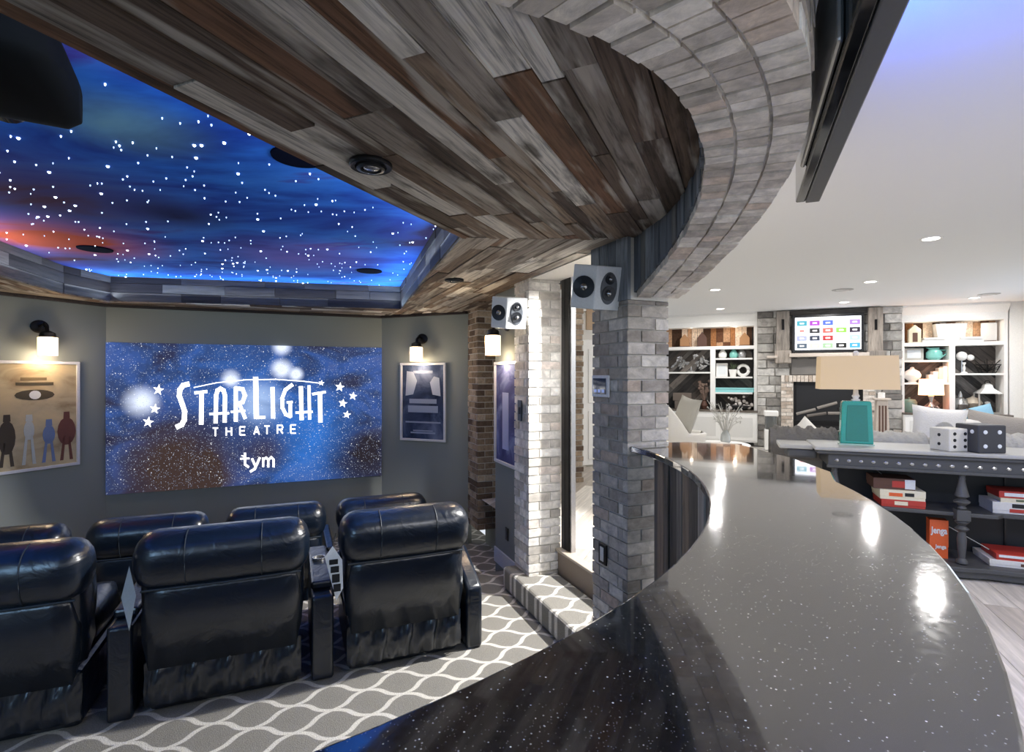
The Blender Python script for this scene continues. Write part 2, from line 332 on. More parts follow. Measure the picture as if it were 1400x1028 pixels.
# ================================================================== STRUCTURE
FT=-.38; FL=-.66; TR=-.19; TC=2.33; MZ=2.61
# --- family room ceiling and floors
struct('ceiling',G().prism([(-6,-2.5),(11,-2.5),(11,14),(-6,14)],FCZ,FCZ+.1),ceilw)
fl=struct('floor',G().prism([tuple(T(2.12,1.0)[:2]),tuple(T(2.12,.2)[:2]),tuple(T(3.5,-2.4)[:2]),(9,-2.5),(11,13.5),(-1.0,13.5),tuple(T(2.12,4.0)[:2])],-.12,-.012),mortar)
zone=[tuple(T(2.12,2.6)[:2]),tuple(T(3.6,2.6)[:2]),tuple(T(4.6,8.2)[:2]),tuple(T(2.12,8.2)[:2])]
planks(zone,R(67.5),(.17,.2),(1.2,2.0),-.012,-.001,floorwood,fl,0,.0015)
zone=[(.9,.1),(5.2,-.4),(6.5,4.6),(2.2,4.6)]
planks(zone,R(67.5),(.18,.2),(1.4,2.2),-.012,-.001,floorwood,fl,0,.0015)
# --- theatre floors
L1=(-2.0,7.4); R1=(1.12,7.4); RD=(2.064,6.456); LD=(-2.944,6.456)
obj0=struct('floor',G().prism([(-3.2,-2.2),(3.0,-2.2),(3.0,2.9),(2.4,6.4),(2.4,7.6),(-3.2,7.6)],FL-.1,FL),carp,rot=(0,0,ANG_T))
struct('floor',G().prism([(-2.94,-2.0),(2.11,-2.0),(2.11,4.75),(-2.94,4.75)],FL,FT),carp,rot=(0,0,ANG_T),bevel=.015)
st=struct('trim_1',B(1.715,2.10,3.05,4.36,FT,TR),carp,rot=(0,0,ANG_T),bevel=.03,seg=3)
struct('trim_2',B(2.10,2.125,3.0,4.05,FT,0),plain('oak_riser','8a7a6a',.5),rot=(0,0,ANG_T))
struct('trim_3',B(2.075,2.16,3.0,4.05,-.001,.022),plain('oak_nosing','b5a897',.4),rot=(0,0,ANG_T),bevel=.006)
# --- theatre walls
def twall(name,a,b,z0,z1,mat,th=.1):      # a,b in theatre frame, thickness to the right of a->b
    a=Vector(a);b=Vector(b);d=(b-a).normalized();n=Vector((d.y,-d.x))*th
    return struct(name,G().prism([tuple(a),tuple(b),tuple(b+n),tuple(a+n)],z0,z1),mat,rot=(0,0,ANG_T))
twall('wall_front',R1,L1,FL,2.62,wallp)
twall('wall_front_right',RD,R1,FL,2.62,wallp)
twall('wall_front_left',L1,LD,FL,2.62,wallp)
twall('wall_left',LD,(-2.944,-2.0),FL,2.62,wallp)
WC=1.90
twall('wall_right',(WC,4.34),(WC,5.03),FL,TC,wallp,.2)
twall('wall_right',(2.3,5.0),(2.3,6.46),FL,TC,wallp)
struct('baseboard_right',B(WC-.016,WC,4.355,5.03,FT,FT+.15),plain('cool_white_trim','cfd2dc',.5),rot=(0,0,ANG_T),bevel=.004)

# --- mural and tray
V=[(-1.72,-.05),(-.306,3.145),(-1.382,6.546),(-4.476,5.86),(-4.51,5.288),(-3.25,1.1)]
mural=nebula('painted_night_sky',.8,[(.25,S('16256a')),(.4,S('1f4bb0')),(.52,S('2f74dc')),(.6,S('3a82e6')),(.68,S('4a48b0')),(.78,S('7fc0d8'))],(1.0,2.4,1),0,
    spots=(((-3.0,3.2,MZ),1.3,S('54304a'),'MIX',1),((-3.7,4.3,MZ),1.0,S('c4502f'),'MIX',1.3),((-.55,4.3,MZ),1.2,S('241b3c'),'MIX',1.2),((-1.25,1.55,MZ),.55,S('5f2a8c'),'MIX',1),((-1.73,2.35,MZ),.45,S('86bcd0'),'MIX',.9),((-2.0,4.9,MZ),1.0,S('7a6ed0'),'MIX',1),((-2.3,3.6,MZ),.5,S('1a1c50'),'MIX',1),((-4.3,5.0,MZ),1.0,S('3a1c2a'),'MIX',1)))
big=[(x-1.0*(1 if x<-2 else -.6)*.15,y) for x,y in V]
star_ceiling=struct('ceiling',G().prism(V,MZ,MZ+.05),mural)
sg=G(); sgb=G(); pts=0
def inside(p,poly):
    return all((poly[(i+1)%len(poly)][0]-poly[i][0])*(p[1]-poly[i][1])-(poly[(i+1)%len(poly)][1]-poly[i][1])*(p[0]-poly[i][0])>0.02 for i in range(len(poly)))
VV=V if area(V)>0 else V[::-1]
random.seed(11)
while pts<470:
    p=(random.uniform(-4.8,0),random.uniform(.2,6.6))
    if pts%4==0 and pts>0: p=(lastp[0]+random.gauss(0,.1),lastp[1]+random.gauss(0,.1))
    if not inside(p,VV): pts+=0; lastp=(random.uniform(-3,-1),random.uniform(3,6)); continue
    lastp=p; r=random.choice([.003,.004,.004,.005,.005,.009])*(.6+.4*min(1,p[1]/5)); pts+=1
    (sgb if r>.0068 or pts%5==0 else sg).lathe([(r*.5,-.006),(r,-.002),(r,.004)],(p[0],p[1],MZ-.003),8)
so=obj('star_lights',sg,plain('fibre_optic_star','bcd8ff',.5,emit=1.8),star_ceiling); so['kind']='stuff'; so=obj('star_lights',sgb,plain('bright_fibre_optic_star','d5e8ff',.5,emit=5),star_ceiling); so['kind']='stuff'
random.seed(5)
# tray faces: backing and boards
def edgeframe(a,b):
    d=Vector((b[0]-a[0],b[1]-a[1])); return d.length, math.atan2(d.y,d.x)
tray=struct('trim_4',G(),darkwood)
tg=G()
for i in range(6):
    a,b=V[i],V[(i+1)%6]; L,an=edgeframe(a,b); Mx=Matrix.Translation((a[0],a[1],0))@Matrix.Rotation(an,4,'Z')
    # V runs counter-clockwise: outside is to the right
    tg.box(0,L,-.06,-.03,TC,MZ,Mx)
tray.data=mesh('trim_4',tg,darkback)
for i in range(6):
    a,b=V[i],V[(i+1)%6]; L,an=edgeframe(a,b)
    for row,(z0,z1) in enumerate(((TC+.005,TC+.10),(TC+.104,TC+.205),(TC+.209,MZ-.002))):
        x=0
        while x<L-.01:
            ln=min(random.uniform(.35,.9),L-x); 
            if L-x-ln<.15: ln=L-x
            t=random.uniform(.004,.014)
            obj('plank',B(.0015,ln-.0015,-.03,t,z0,z1),darkwood,tray,loc=(a[0]+x*math.cos(an),a[1]+x*math.sin(an),0),rot=(0,0,an)); x+=ln
# added blue-white fill lights without fittings, at each tray face foot, washing the mural
for i in (0,1,2,3,4,5):
    a,b=V[i],V[(i+1)%6]; L,an=edgeframe(a,b)
    l=bpy.data.lights.new('mural_fill','AREA'); l.shape='RECTANGLE'; l.size=L*.96; l.size_y=.03; l.energy=3.0*L; l.color=(.62,.80,1)
    o=bpy.data.objects.new('mural_fill',l); COL.objects.link(o); nx,ny=-math.sin(an),math.cos(an)
    o.location=((a[0]+b[0])/2+nx*.05,(a[1]+b[1])/2+ny*.05,TC+.05); o.rotation_euler=(R(180)-R(38),0,an)
# --- header (arch) parameters
HC=(-1.645,2.602); HRi=2.438; HRo=2.72
def hsof(th): return CAMZ+.704-.262*((th+21.6)/36)**2
def hpt(r,th,z): return Vector((HC[0]+r*math.cos(R(th)),HC[1]+r*math.sin(R(th)),z))
# --- plank soffit of the theatre
cw=lambda p:p if area(p)>0 else p[::-1]
tc=lambda *p:[tuple(T(*q)[:2]) for q in p]
soff=struct('ceiling',G(),darkback)
circ=[tuple(hpt(HRi-.005,t,0)[:2]) for t in range(-100,60,5)]
z1=[(-1.74,-.1),(-1.2,-.1)]
zone1=[p for p in circ]+[(-1.5,5.0)]
zone1=cw(zone1)
z=clip(zone1,(9,3.17),(-9,3.17)) ; z=z if min(p[1] for p in z)<3 else clip(zone1,(-9,3.17),(9,3.17))
z=[p for p in z if True]
zz=clip(z,V[1],V[0]); 
if not any(p[0]>.5 for p in zz): zz=clip(z,V[0],V[1])
zone1=[p for p in clip(zz,(-9,-.35),(9,-.35))] 
A0=(.668,3.17)
zone2=[V[1],A0]+tc((1.83,6.69))+[V[2]]; zone2c=[V[2]]+tc((1.83,6.69),R1)
zone2b=tc((1.83,4.33),(2.36,4.33),(2.36,6.7),(1.83,6.69))
zone3=[V[2]]+tc(R1,L1)+[V[3]]
zone4=[V[3]]+tc(L1,LD)+[V[4]]
zone5=[V[4]]+tc(LD,(-2.944,1.0))+[V[5]]
sgm=G()
for zn in (zone1,zone2,zone2c,zone2b,zone3,zone4,zone5): sgm.prism(cw(zn),TC+.018,TC+.05)
soff.data=mesh('ceiling',sgm,darkback)
planks(zone1,R(66.5),(.07,.12),(.5,1.5),TC,TC+.018,ceilwood,soff,.012)
planks(zone2,R(112.5),(.08,.13),(.5,1.4),TC,TC+.018,ceilwood,soff,.012)
planks(zone2c,R(112.5),(.08,.13),(.5,1.4),TC,TC+.018,ceilwood,soff,.012)
planks(zone2b,R(112.5),(.08,.13),(.5,1.4),TC,TC+.018,ceilwood,soff,.012)
planks(zone3,R(22.5),(.1,.15),(.6,1.4),TC,TC+.018,ceilwood,soff,.01)
planks(zone4,R(67.5),(.1,.15),(.4,1.0),TC,TC+.018,ceilwood,soff,.01)
planks(zone5,R(112.5),(.1,.15),(.6,1.4),TC,TC+.018,ceilwood,soff,.01)
# dark crown lip where soffit meets the front walls
def lip(a,b,nm):
    a=Vector(a);b=Vector(b);d=(b-a).normalized();n=Vector((-d.y,d.x))*.06
    struct(nm,G().prism([tuple(a),tuple(b),tuple(b+n),tuple(a+n)],TC-.035,TC),darkwood,rot=(0,0,ANG_T),bevel=.006)
lip(R1,L1,'trim_5'); lip(RD,R1,'trim_5'); lip(L1,LD,'trim_5')

# --- brick pillars
def bricklist(L,off,bl,gap):
    x=-off; out=[]
    while x<L-.001:
        a,b=max(0,x),min(L,x+bl); 
        if b-a>.02: out.append((a,b-gap if b<L else b))
        x+=bl
    return out
def pillar(x0,x1,y0,y1,z0,z1,mat,core,name='wall_pillar',faces='lf',ch=.0745,bl=.205,label=None):
    o=struct(name,B(x0+.008,x1-.008,y0+.008,y1-.008,z0,z1),core,rot=(0,0,ANG_T))
    k=0; z=z0
    while z<z1-.02:
        zt=min(z+ch-.011,z1); off=0 if k%2 else bl/2
        for a,b in bricklist(x1-x0,off,bl,.011):
            j=random.uniform(-.003,.004); obj('brick',B(x0+a,x0+b,y0-j,y0+.05,z,zt),mat,o)
        for a,b in bricklist(y1-y0,bl/2-off+.1,bl,.011):
            a=max(a,.05+.0) if a==0 else a
            if b-a<.03: continue
            j=random.uniform(-.003,.004); obj('brick',B(x0-j,x0+.05,y0+a+.002,y0+b,z,zt),mat,o)
        z+=ch;k+=1
    return o
P2=(1.824,2.122,2.616,3.01); P1=(1.826,2.124,4.04,4.35); P3=(2.064,2.36,6.08,6.456)
ptop=CAMZ+.45
pillar(*P2,FT,ptop,brickm,mortar)
pillar(*P1,FT,TC,whitebrick,whitemortar)
pillar(*P3,FT,TC,brownbrick,mortar)
# wood-clad block above pillar two, up to the ceiling
blk=struct('wall_pillar',B(P2[0]+.015,P2[1],P2[2]+.0,P2[3],ptop+.004,FCZ),creamwall,rot=(0,0,ANG_T))
yy=P2[2]-.01
for wd in (.12,.09,.1,.1): obj('plank',B(P2[0]-.006-random.random()*.006,P2[0]+.015,yy,yy+wd-.003,ptop+.002,TC+.3),bluebarn,blk); yy+=wd
# header over the hallway door (family side), seen pale behind the pillars
struct('wall_door_head',B(1.85,2.12,3.01,4.04,TC-.01,FCZ),creamwall,rot=(0,0,ANG_T))
# --- curved arch header
def arc(r0,r1,t0,t1,zf0,zf1,n=None):
    n=n or max(1,int((t1-t0)/2.5)); g=G(); vs=[]
    for i in range(n+1):
        t=t0+(t1-t0)*i/n
        for r,zf in ((r0,zf0),(r1,zf0),(r1,zf1),(r0,zf1)): vs.append(hpt(r,t,zf(t) if callable(zf) else zf))
    fs=[(i*4+k,i*4+(k+1)%4,(i+1)*4+(k+1)%4,(i+1)*4+k) for i in range(n) for k in range(4)]+[(0,1,2,3),(n*4+3,n*4+2,n*4+1,n*4)]
    return g.add(vs,fs)
TH0,TH1=-84,12.6
arch=struct('wall_arch',arc(HRi+.012,HRo-.008,TH0,TH1,lambda t:hsof(t)+.007,FCZ),whitemortar)
bw=(HRo-HRi)/3
for ring in range(3):
    r0=HRi+ring*bw; t=TH0+ring*.7
    while t<TH1-.6:
        dt=math.degrees(.068/2.58)*random.uniform(.92,1.08); t2=min(t+dt,TH1)
        j=random.uniform(0,.009)
        obj('brick',arc(r0+.004-(random.random()*.006 if ring==0 else 0),r0+bw-.006+(random.random()*.006 if ring==2 else 0),t+.12,t2-.1,lambda q:hsof(q)-j,lambda q:hsof(q)+.05,1),archbrick,arch)
        t=t2
random.seed(21)
for row in range(10):                              # outer face courses, following level beds above the arch
    z0=CAMZ+.40+row*.0965; z1=z0+.0855; t=TH0+(row%2)*2.2
    while t<TH1:
        t2=min(t+4.4,TH1); lo=max(z0,hsof((t+t2)/2)+.055)
        if z1-lo>.03: obj('brick',arc(HRo-.02,HRo+random.uniform(0,.006),t+.12,t2-.12,lo,z1,2),archbrick,arch)
        t=t2
t=TH0                                              # inner face: vertical barn boards down to the arch line
while t<TH1:
    dt=math.degrees(random.uniform(.055,.11)/HRi); t2=min(t+dt,TH1+.3)
    th=random.uniform(.004,.014); obj('plank',arc(HRi-th,HRi+.013,t+.04,t2-.04,lambda q:hsof(q)+.03,TC+.3,1),bluebarn,arch); t=t2
# --- hallway beyond the doorway
struct('wall_hall',B(1.6,6.5,8.25,8.35,0,FCZ),creamwall,rot=(0,0,ANG_T))
hx0=TX(781,6.9)
struct('baseboard_hall',B(2.2,6.0,8.232,8.25,0,.12),white,rot=(0,0,ANG_T))
bp=pillar(TX(779,6.5),TX(779,6.5)+.22,6.5,6.72,0,2.5,brownbrick,mortar,name='wall_pillar')
dd=struct('door_1',B(TX(797,7.6),TX(797,7.6)+.8,7.6,7.64,.02,2.1),white,rot=(0,0,ANG_T),bevel=.004)
for a,b2 in ((.12,.92),(1.05,1.95)): obj('panel',B(TX(797,7.6)+.1,TX(797,7.6)+.7,7.588,7.6,a,b2),white,dd,bevel=.01)
fr=thing('door_frame','slim dark metal post at the doorway edge beside the pale brick pillar','door frame',tuple(T(2.13,3.9,0)),ANG_T)
obj('post',B(0,.06,0,.07,0.022,TC),blackm,fr,bevel=.004); obj('glazing_strip',B(.01,.05,-.03,0,.022,TC),silver,fr); obj('edge_post',B(.0,.05,.075,.13,.022,TC),black,fr)
hs=thing('wall_shelf','small white bracket shelf with brown items seen high through the doorway','shelf',tuple(T(TX(800,7.3),7.3,TZ(TX(800,7.3),7.3,425))),ANG_T)
obj('board',B(-.2,.35,0,.2,0,.04),white,hs); obj('bracket',G().prism([(0,0),(.16,0),(0,-.2)],0,.03,Matrix.Rotation(R(90),4,'X')),white,hs,loc=(-.1,.1,0)); obj('basket',B(0,.28,.02,.18,.04,.22),brown,hs,bevel=.02); obj('towel',B(.02,.25,-.01,.03,-.3,.04),plain('tan_towel','b79e84',.9),hs,bevel=.01)

# ================================================================== BAR
BT=CAMZ-.415
IC=(-1.594,2.530); IR=2.381; OC=(-1.794,2.618); OR=3.12
k=.415/.48/1.0208*1.0
def bp_(px,py): p=HP(px,py,BT); return (p.x,p.y)
outer=[(OC[0]+OR*math.cos(R(t)),OC[1]+OR*math.sin(R(t))) for t in range(-100,-1,3)]
inner=[(IC[0]+IR*math.cos(R(t)),IC[1]+IR*math.sin(R(t))) for t in range(-104,11,3)]
far=[bp_(1137,645),bp_(1105,633.5),bp_(1082,625.5),bp_(1050,617.5),bp_(1030,612),bp_(1006,606.5),bp_(986,603.5),bp_(950,603.8),bp_(916,604.6)]
pc=[tuple(T(P2[1]+.0,P2[2]+.05)[:2]),tuple(T(P2[1],P2[2]-.003)[:2]),tuple(T(P2[0]+.012,P2[2]-.003)[:2])]
outer=[p for p in outer if p[1]<far[0][1]-.05]
top=thing('bar_countertop','long curved polished black granite bar top with pale flecks','countertop',(0,0,0))
poly=outer+far+pc+inner[::-1]
def nonconvex(g,poly,z0,z1):
    bm=bmesh.new(); vs=[bm.verts.new((*p,z1)) for p in poly]; f=bm.faces.new(vs); bmesh.ops.triangulate(bm,faces=[f]); bm.verts.index_update()
    tri=[tuple(v.index for v in f.verts) for f in bm.faces]; n=len(poly); bm.free()
    g.add([(*p,z0) for p in poly]+[(*p,z1) for p in poly],[tuple(i for i in t[::-1]) for t in tri]+[tuple(i+n for i in t) for t in tri]+[(i,(i+1)%n,n+(i+1)%n,n+i) for i in range(n)]); return g
obj('slab',nonconvex(G(),poly,BT-.035,BT),gran,top,bevel=.006)
base=thing('bar','curved bar front clad in vertical grey barn wood below the black granite top','bar',(0,0,0))
def ring(C,r0,r1,t0,t1,z0,z1,n):
    g=G(); vs=[]
    for i in range(n+1):
        t=R(t0+(t1-t0)*i/n)
        for r,z in ((r0,z0),(r1,z0),(r1,z1),(r0,z1)): vs.append((C[0]+r*math.cos(t),C[1]+r*math.sin(t),z))
    return g.add(vs,[(i*4+k,i*4+(k+1)%4,(i+1)*4+(k+1)%4,(i+1)*4+k) for i in range(n) for k in range(4)]+[(0,1,2,3),(n*4+3,n*4+2,n*4+1,n*4)])
obj('core',ring(IC,IR+.05,IR+.22,-100,9,FT,BT-.036,40),darkback,base)
random.seed(3); t=-100
while t<9.5:
    t2=min(t+math.degrees(random.uniform(.06,.12)/IR),9.8); th=random.uniform(.004,.014)
    obj('plank',ring(IC,IR+.05-th,IR+.05,t+.05,t2-.05,FT,BT-.037,2),barnwood,base); t=t2
obj('outer_panel',ring(IC,IR+.22,IR+.24,-100,9,0,BT-.037,40),greywood,base)
# ================================================================== SCREEN
SX0,SX1=-1.995,1.115; SZ0=TZ(-2,7.4,676); SZ1=TZ(-2,7.4,468)
scr=thing('projection_screen','wide wall-filling projection screen showing a blue starfield and a white title','screen',tuple(T(SX0,7.36,SZ0)),ANG_T)
SW=SX1-SX0; SH=SZ1-SZ0
def spt(zx,zy):      # from the studied crop of the screen to screen coordinates
    px=140+zx/3.59; py=460+zy/3.59; e1=TX(px,7.36); return (e1-SX0,TZ(e1,7.36,py)-SZ0)
def sp3(zx,zy): a=spt(zx,zy); return (a[0],0,a[1])
W1=S('dfe9ff')
neb=nebula('starfield_picture',1.5,[(.3,S('141a34')),(.42,S('272b48')),(.5,S('283e6c')),(.58,S('2f4f90')),(.68,S('48588a')),(.78,S('3a3440'))],(1,1,1.6),1.0,
   spots=((sp3(1000,480),.9,S('2c6cc0'),'MIX',.9),(sp3(700,270),1.0,S('3566b4'),'MIX',.8),(sp3(880,160),.17,W1,'MIX',1.5),(sp3(630,205),.14,W1,'MIX',1.5),(sp3(190,320),.24,W1,'MIX',1.1),(sp3(770,330),.4,S('9db7e0'),'MIX',1),(sp3(950,185),.12,W1,'MIX',1.6),(sp3(880,50),.15,W1,'MIX',1.2),(sp3(380,660),1.0,S('3a2c28'),'MIX',1.5),(sp3(800,560),.4,S('3a2c30'),'MIX',1),(sp3(1300,600),.8,S('221d24'),'MIX',1.1)),stars=40)
obj('screen_surface',B(0,SW,0,.035,0,SH),neb,scr,bevel=.003)
lett=plain('glowing_white_letters','ffffff',.5,emit=2.1)
def strokes(name,ls,parent=scr):
    g=G(); o=None
    for pts,wd in ls:
        if pts=='new':
            o=obj(name,g,lett,parent); g=G(); continue
        for i in range(len(pts)-1):
            (x0,y0),(x1,y1)=pts[i],pts[i+1]; L=math.hypot(x1-x0,y1-y0); ux,uy=(x1-x0)/L,(y1-y0)/L; e=wd*.32 if len(pts)>2 else 0
            a=(x0-ux*e,y0-uy*e); b=(x1+ux*e,y1+uy*e); q=[(a[0]-uy*wd/2,a[1]+ux*wd/2),(b[0]-uy*wd/2,b[1]+ux*wd/2),(b[0]+uy*wd/2,b[1]-ux*wd/2),(a[0]+uy*wd/2,a[1]-ux*wd/2)]
            q=[spt(*p) for p in q]; g.add([(p[0],-.004,p[1]) for p in q]+[(p[0],0.0,p[1]) for p in q],[(0,1,2,3),(7,6,5,4),(0,1,5,4),(1,2,6,5),(2,3,7,6),(3,0,4,7)])
    return obj(name,g,lett,parent)
NW=('new',0)
strokes('title_letter',[
 ([(420,234),(396,240),(380,262),(378,292),(392,332),(404,368),(402,408),(390,432),(368,443)],24),NW,
 ([(487,272),(485,432)],22),([(452,277),(515,270)],15),NW,
 ([(556,420),(558,290),(566,264),(580,256),(594,264),(602,290),(600,416)],20),([(525,380),(622,376)],11),NW,
 ([(655,412),(655,254),(688,258),(700,290),(688,322),(662,332)],19),([(674,334),(702,404)],17),([(630,370),(702,364)],10),NW,
 ([(752,198),(756,404)],25),([(752,398),(800,396)],13),NW,
 ([(835,248),(838,402)],20),NW,
 ([(930,238),(898,262),(882,304),(884,350),(900,382),(922,392),(922,322)],17),([(905,324),(934,321)],11),NW,
 ([(974,244),(978,410)],20),([(1014,240),(1017,408)],15),([(948,374),(1032,369)],11),NW,
 ([(1068,272),(1070,422)],21),([(1030,283),(1096,272)],12)])
ls=[]
def blk_(ch,x,y,h=40,wd=26):
    t,b,l,r=y-h/2,y+h/2,x-wd/2,x+wd/2; m=y
    D={'T':[[(l,t),(r,t)],[(x,t),(x,b)]],'H':[[(l,t),(l,b)],[(r,t),(r,b)],[(l,m),(r,m)]],'E':[[(l,t),(l,b)],[(l,t),(r,t)],[(l,m),(r-3,m)],[(l,b),(r,b)]],'A':[[(l,b),(x,t)],[(x,t),(r,b)],[(l+5,m+8),(r-5,m+8)]],'R':[[(l,t),(l,b)],[(l,t),(r-4,t),(r,t+9),(r-4,m),(l,m)],[(x,m),(r,b)]]}
    for s in D[ch]: ls.append((s,6.5))
for ch,x,y in zip('THEATRE',(555,621,688,757,808,872,937),(469,466,463,461,459,456,454)):
    if ls: ls.append(NW)
    blk_(ch,x,y)
strokes('subtitle_letter',ls)
strokes('sponsor_letter',[([(700,574),(700,628),(716,640)],11),([(676,600),(722,598)],8),([(682,584),(700,590)],5),NW,([(734,598),(752,638)],11),([(772,596),(748,650),(728,662)],11),NW,([(789,594),(789,640)],10),([(789,606),(804,594),(814,606),(814,639)],10),([(814,606),(829,592),(840,604),(840,638)],10)])
strokes('light_streak',[([(450,250),(560,227),(700,213),(850,210),(980,219),(1075,230)],4)])
for cx,cy,r in ((275,262,28),(258,355,26),(225,420,28),(1075,228,15),(1165,248,24),(1230,292,21),(1180,328,22),(1200,383,20)):
    sg=G(); P=[spt(cx+(r if i%2==0 else r*.4)*math.sin(PI*i/5+.15),cy-(r if i%2==0 else r*.4)*math.cos(PI*i/5+.15)) for i in range(10)]
    sg.add([(p[0],-.004,p[1]) for p in P]+[(p[0],0,p[1]) for p in P],[tuple(range(10)),tuple(range(10,20))[::-1]]+[(i,(i+1)%10,10+(i+1)%10,10+i) for i in range(10)]); obj('star_shape',sg,lett,scr)

# ================================================================== RECLINERS
def profile(cy,cz,a,b,n=18,e=2.6,tilt=0):
    out=[]
    for i in range(n):
        t=2*PI*i/n; c,s=math.cos(t),math.sin(t); y=a*math.copysign(abs(c)**(2/e),c); z=b*math.copysign(abs(s)**(2/e),s)
        out.append((cy+y*math.cos(tilt)-z*math.sin(tilt),cz+y*math.sin(tilt)+z*math.cos(tilt)))
    return out
stitch=plain('leather_seam','2a333c',.5)
def recliner(label,x,y,zf,W=.86,group=None,arms=(1,1),lower=0):
    o=thing('recliner',label,'recliner',tuple(T(x,y,zf)),ANG_T,group); w=W/2
    # shell leaning back over the base: y=0 rear, +y towards the screen
    sh=obj('back_shell',G().loft(-w+.03,w-.03,[(.13,.30),(.03,.34),(-.045,.80),(-.03,.9),(.1,.92),(.2,.85),(.27,.4)],10,.05),leath,o,smooth='all')
    pl=obj('headrest_roll',G().loft(-w,w,profile(.045,.865,.15,.155,20,2.5,.15),22,.13),leath,o,smooth='all')
    for sx in (-w*.42,w*.42):
        g=G(); pr=profile(.045,.865,.152,.157,20,2.5,.15); g.tube([(sx,p[0],p[1]) for p in pr[5:16]],.0035,5); obj('stitching',g,stitch,pl)
    obj('rear_seam',G().tube([(-w+.05,-.055,.725),(0,-.058,.72),(w-.05,-.055,.725)],.006,6),stitch,sh)
    pc=obj('rear_panel',G().loft(-w+.045,w-.045,[(.0,.27),(-.005,.27),(-.058,.70),(-.045,.73),(.05,.73),(.06,.3)],8,.03),leath,o,smooth='all')
    # slack valance with folds
    g=G(); nx=40; vs=[]
    for i in range(nx+1):
        u=i/nx; xx=-w+.05+u*(W-.1)
        for j in range(7):
            v=j/6; z=.30-.24*v-.0; y=.02+.0-.03*math.sin(PI*v)*.8+.022*math.sin(u*31+v*5)*math.sin(PI*min(1,v*1.3))+.012*math.sin(u*57+2*v); vs.append((xx,y,z))
    n0=len(vs); vs+=[(a,b+.02,c) for a,b,c in vs[:n0]]
    fs=[]
    for i in range(nx):
        for j in range(6):
            a=i*7+j; fs+= [(a,a+7,a+8,a+1),(n0+a+1,n0+a+8,n0+a+7,n0+a)]
    g.add(vs,fs); obj('rear_valance',g,leath,o,smooth='all')
    obj('base',B(-w+.06,w-.06,.07,.85,.0,.3),leath,o,bevel=.03)
    obj('seat_cushion',G().loft(-w+.07,w-.07,profile(.55,.42,.38,.12,16,3),12,.08),leath,o,smooth='all')
    obj('backrest_cushion',G().loft(-w+.05,w-.05,profile(.24,.62,.1,.25,16,2.6,-.15),12,.1),leath,o,smooth='all')
    obj('footrest',B(-w+.1,w-.1,.86,.93,.08,.42),leath,o,bevel=.03,seg=3)
    for s,on in ((-1,arms[0]),(1,arms[1])):
        xa=s*(w+.055)
        obj('armrest',G().prism([(.03,.0),(.95,.0),(.95,.56),(.86,.6),(.4,.6),(.1,.46),(.03,.42)],-.058,.058,Matrix.Translation((xa,0,0))@Matrix(((0,0,1,0),(1,0,0,0),(0,1,0,0),(0,0,0,1)))),leath,o,smooth=True,bevel=.028,seg=3) if on else None
    return o
# back row, seen from behind
RY=3.30*1.0
w3=( .267*.95+1.159*.95)/2
recliner('large black leather recliner, rightmost of the back row, nearest the brick pillars',w3,3.42,FT,.84,None,(0,1))
recliner('large black leather recliner in the middle of the back row',-.36,3.42,FT,.90,None,(0,0))
recliner('large black leather recliner at the left frame edge in the back row',-1.44,3.42,FT,.90,None,(0,0))
cons=[(.165,.13),(-.875,.12)]
lab=['dark leather console between the middle and rightmost back-row recliners','dark leather console between the left and middle back-row recliners']
for (cx,cwid),lb in zip(cons,lab):
    o=thing('seat_console',lb,'console',tuple(T(cx,3.45,FT)),ANG_T); a=cwid/2
    obj('body',B(-a,a,.0,.9,0,.52),leath,o,bevel=.02,seg=3); obj('lid',B(-a,a,.12,.88,.52,.57),leath,o,bevel=.015); obj('cup_holder',G().lathe([(.03,0),(.045,0),(.045,.02),(.038,.02),(.038,.005)],(0,.55,.57),16),silver,o)
# front row
fr4=[(1.234,.363,'small-looking black recliner at the right end of the front row'),(.284,-.559,'black recliner second from the right in the front row'),(-.672,-1.542,'black recliner third from the right in the front row, beside the screen lower left'),(-1.64,-2.5,'black recliner at the left edge of the front row')]
for a,b,lb in fr4:
    a*=.978;b*=.978; recliner(lb,(a+b)/2,5.06,FL,abs(a-b)-.01,None,(0,0))
for i,(xa,lb) in enumerate(((.316,'narrow leather arm between the two rightmost front-row recliners'),(-.602,'narrow leather arm between the second and third front-row recliners from the right'),(-1.55,'narrow leather arm beside the leftmost front-row recliner'))):
    o=thing('seat_console',lb,'console',tuple(T(xa,5.15,FL)),ANG_T); obj('body',B(-.036,.036,.02,.9,0,.52),leath,o,bevel=.02); obj('lid',B(-.036,.036,.05,.88,.52,.56),leath,o,bevel=.015)
# tags and cards hung on the recliners
tg=thing('instruction_tag','white printed tag with black blocks hanging between the two right back-row recliners','tag',tuple(T(.215,3.33,FT+.80)),ANG_T)
Mx=Matrix.Rotation(R(-16),4,'Y')
obj('card',G().prism([(-.045,.0),(.0,.06),(.055,-.03),(.06,-.2),(.02,-.27)],-.002,.002,Matrix.Rotation(R(90),4,'X')),paperw,tg)
g=G()
for (a,b,c,d) in ((-.02,.03,-.05,-.02),(-.012,.036,-.1,-.062),(-.004,.04,-.16,-.11),(.004,.046,-.215,-.17)): g.box(a,b,-.004,-.002,c,d)
obj('print',g,ink,tg); obj('string',G().tube([(0,0,.06),(.02,.02,.13)],.003,5),ink,tg)
tg=thing('care_card','thin shiny plastic card hanging at the left side of the middle back-row recliner','card',tuple(T(-.36-.44,3.33,FT+.78)),ANG_T)
obj('card',G().prism([(0,.1),(.03,-.06),(.0,-.24),(-.035,-.06)],-.002,.002,Matrix.Rotation(R(90),4,'X')),plain('shiny_film','a9b4ba',.2),tg)

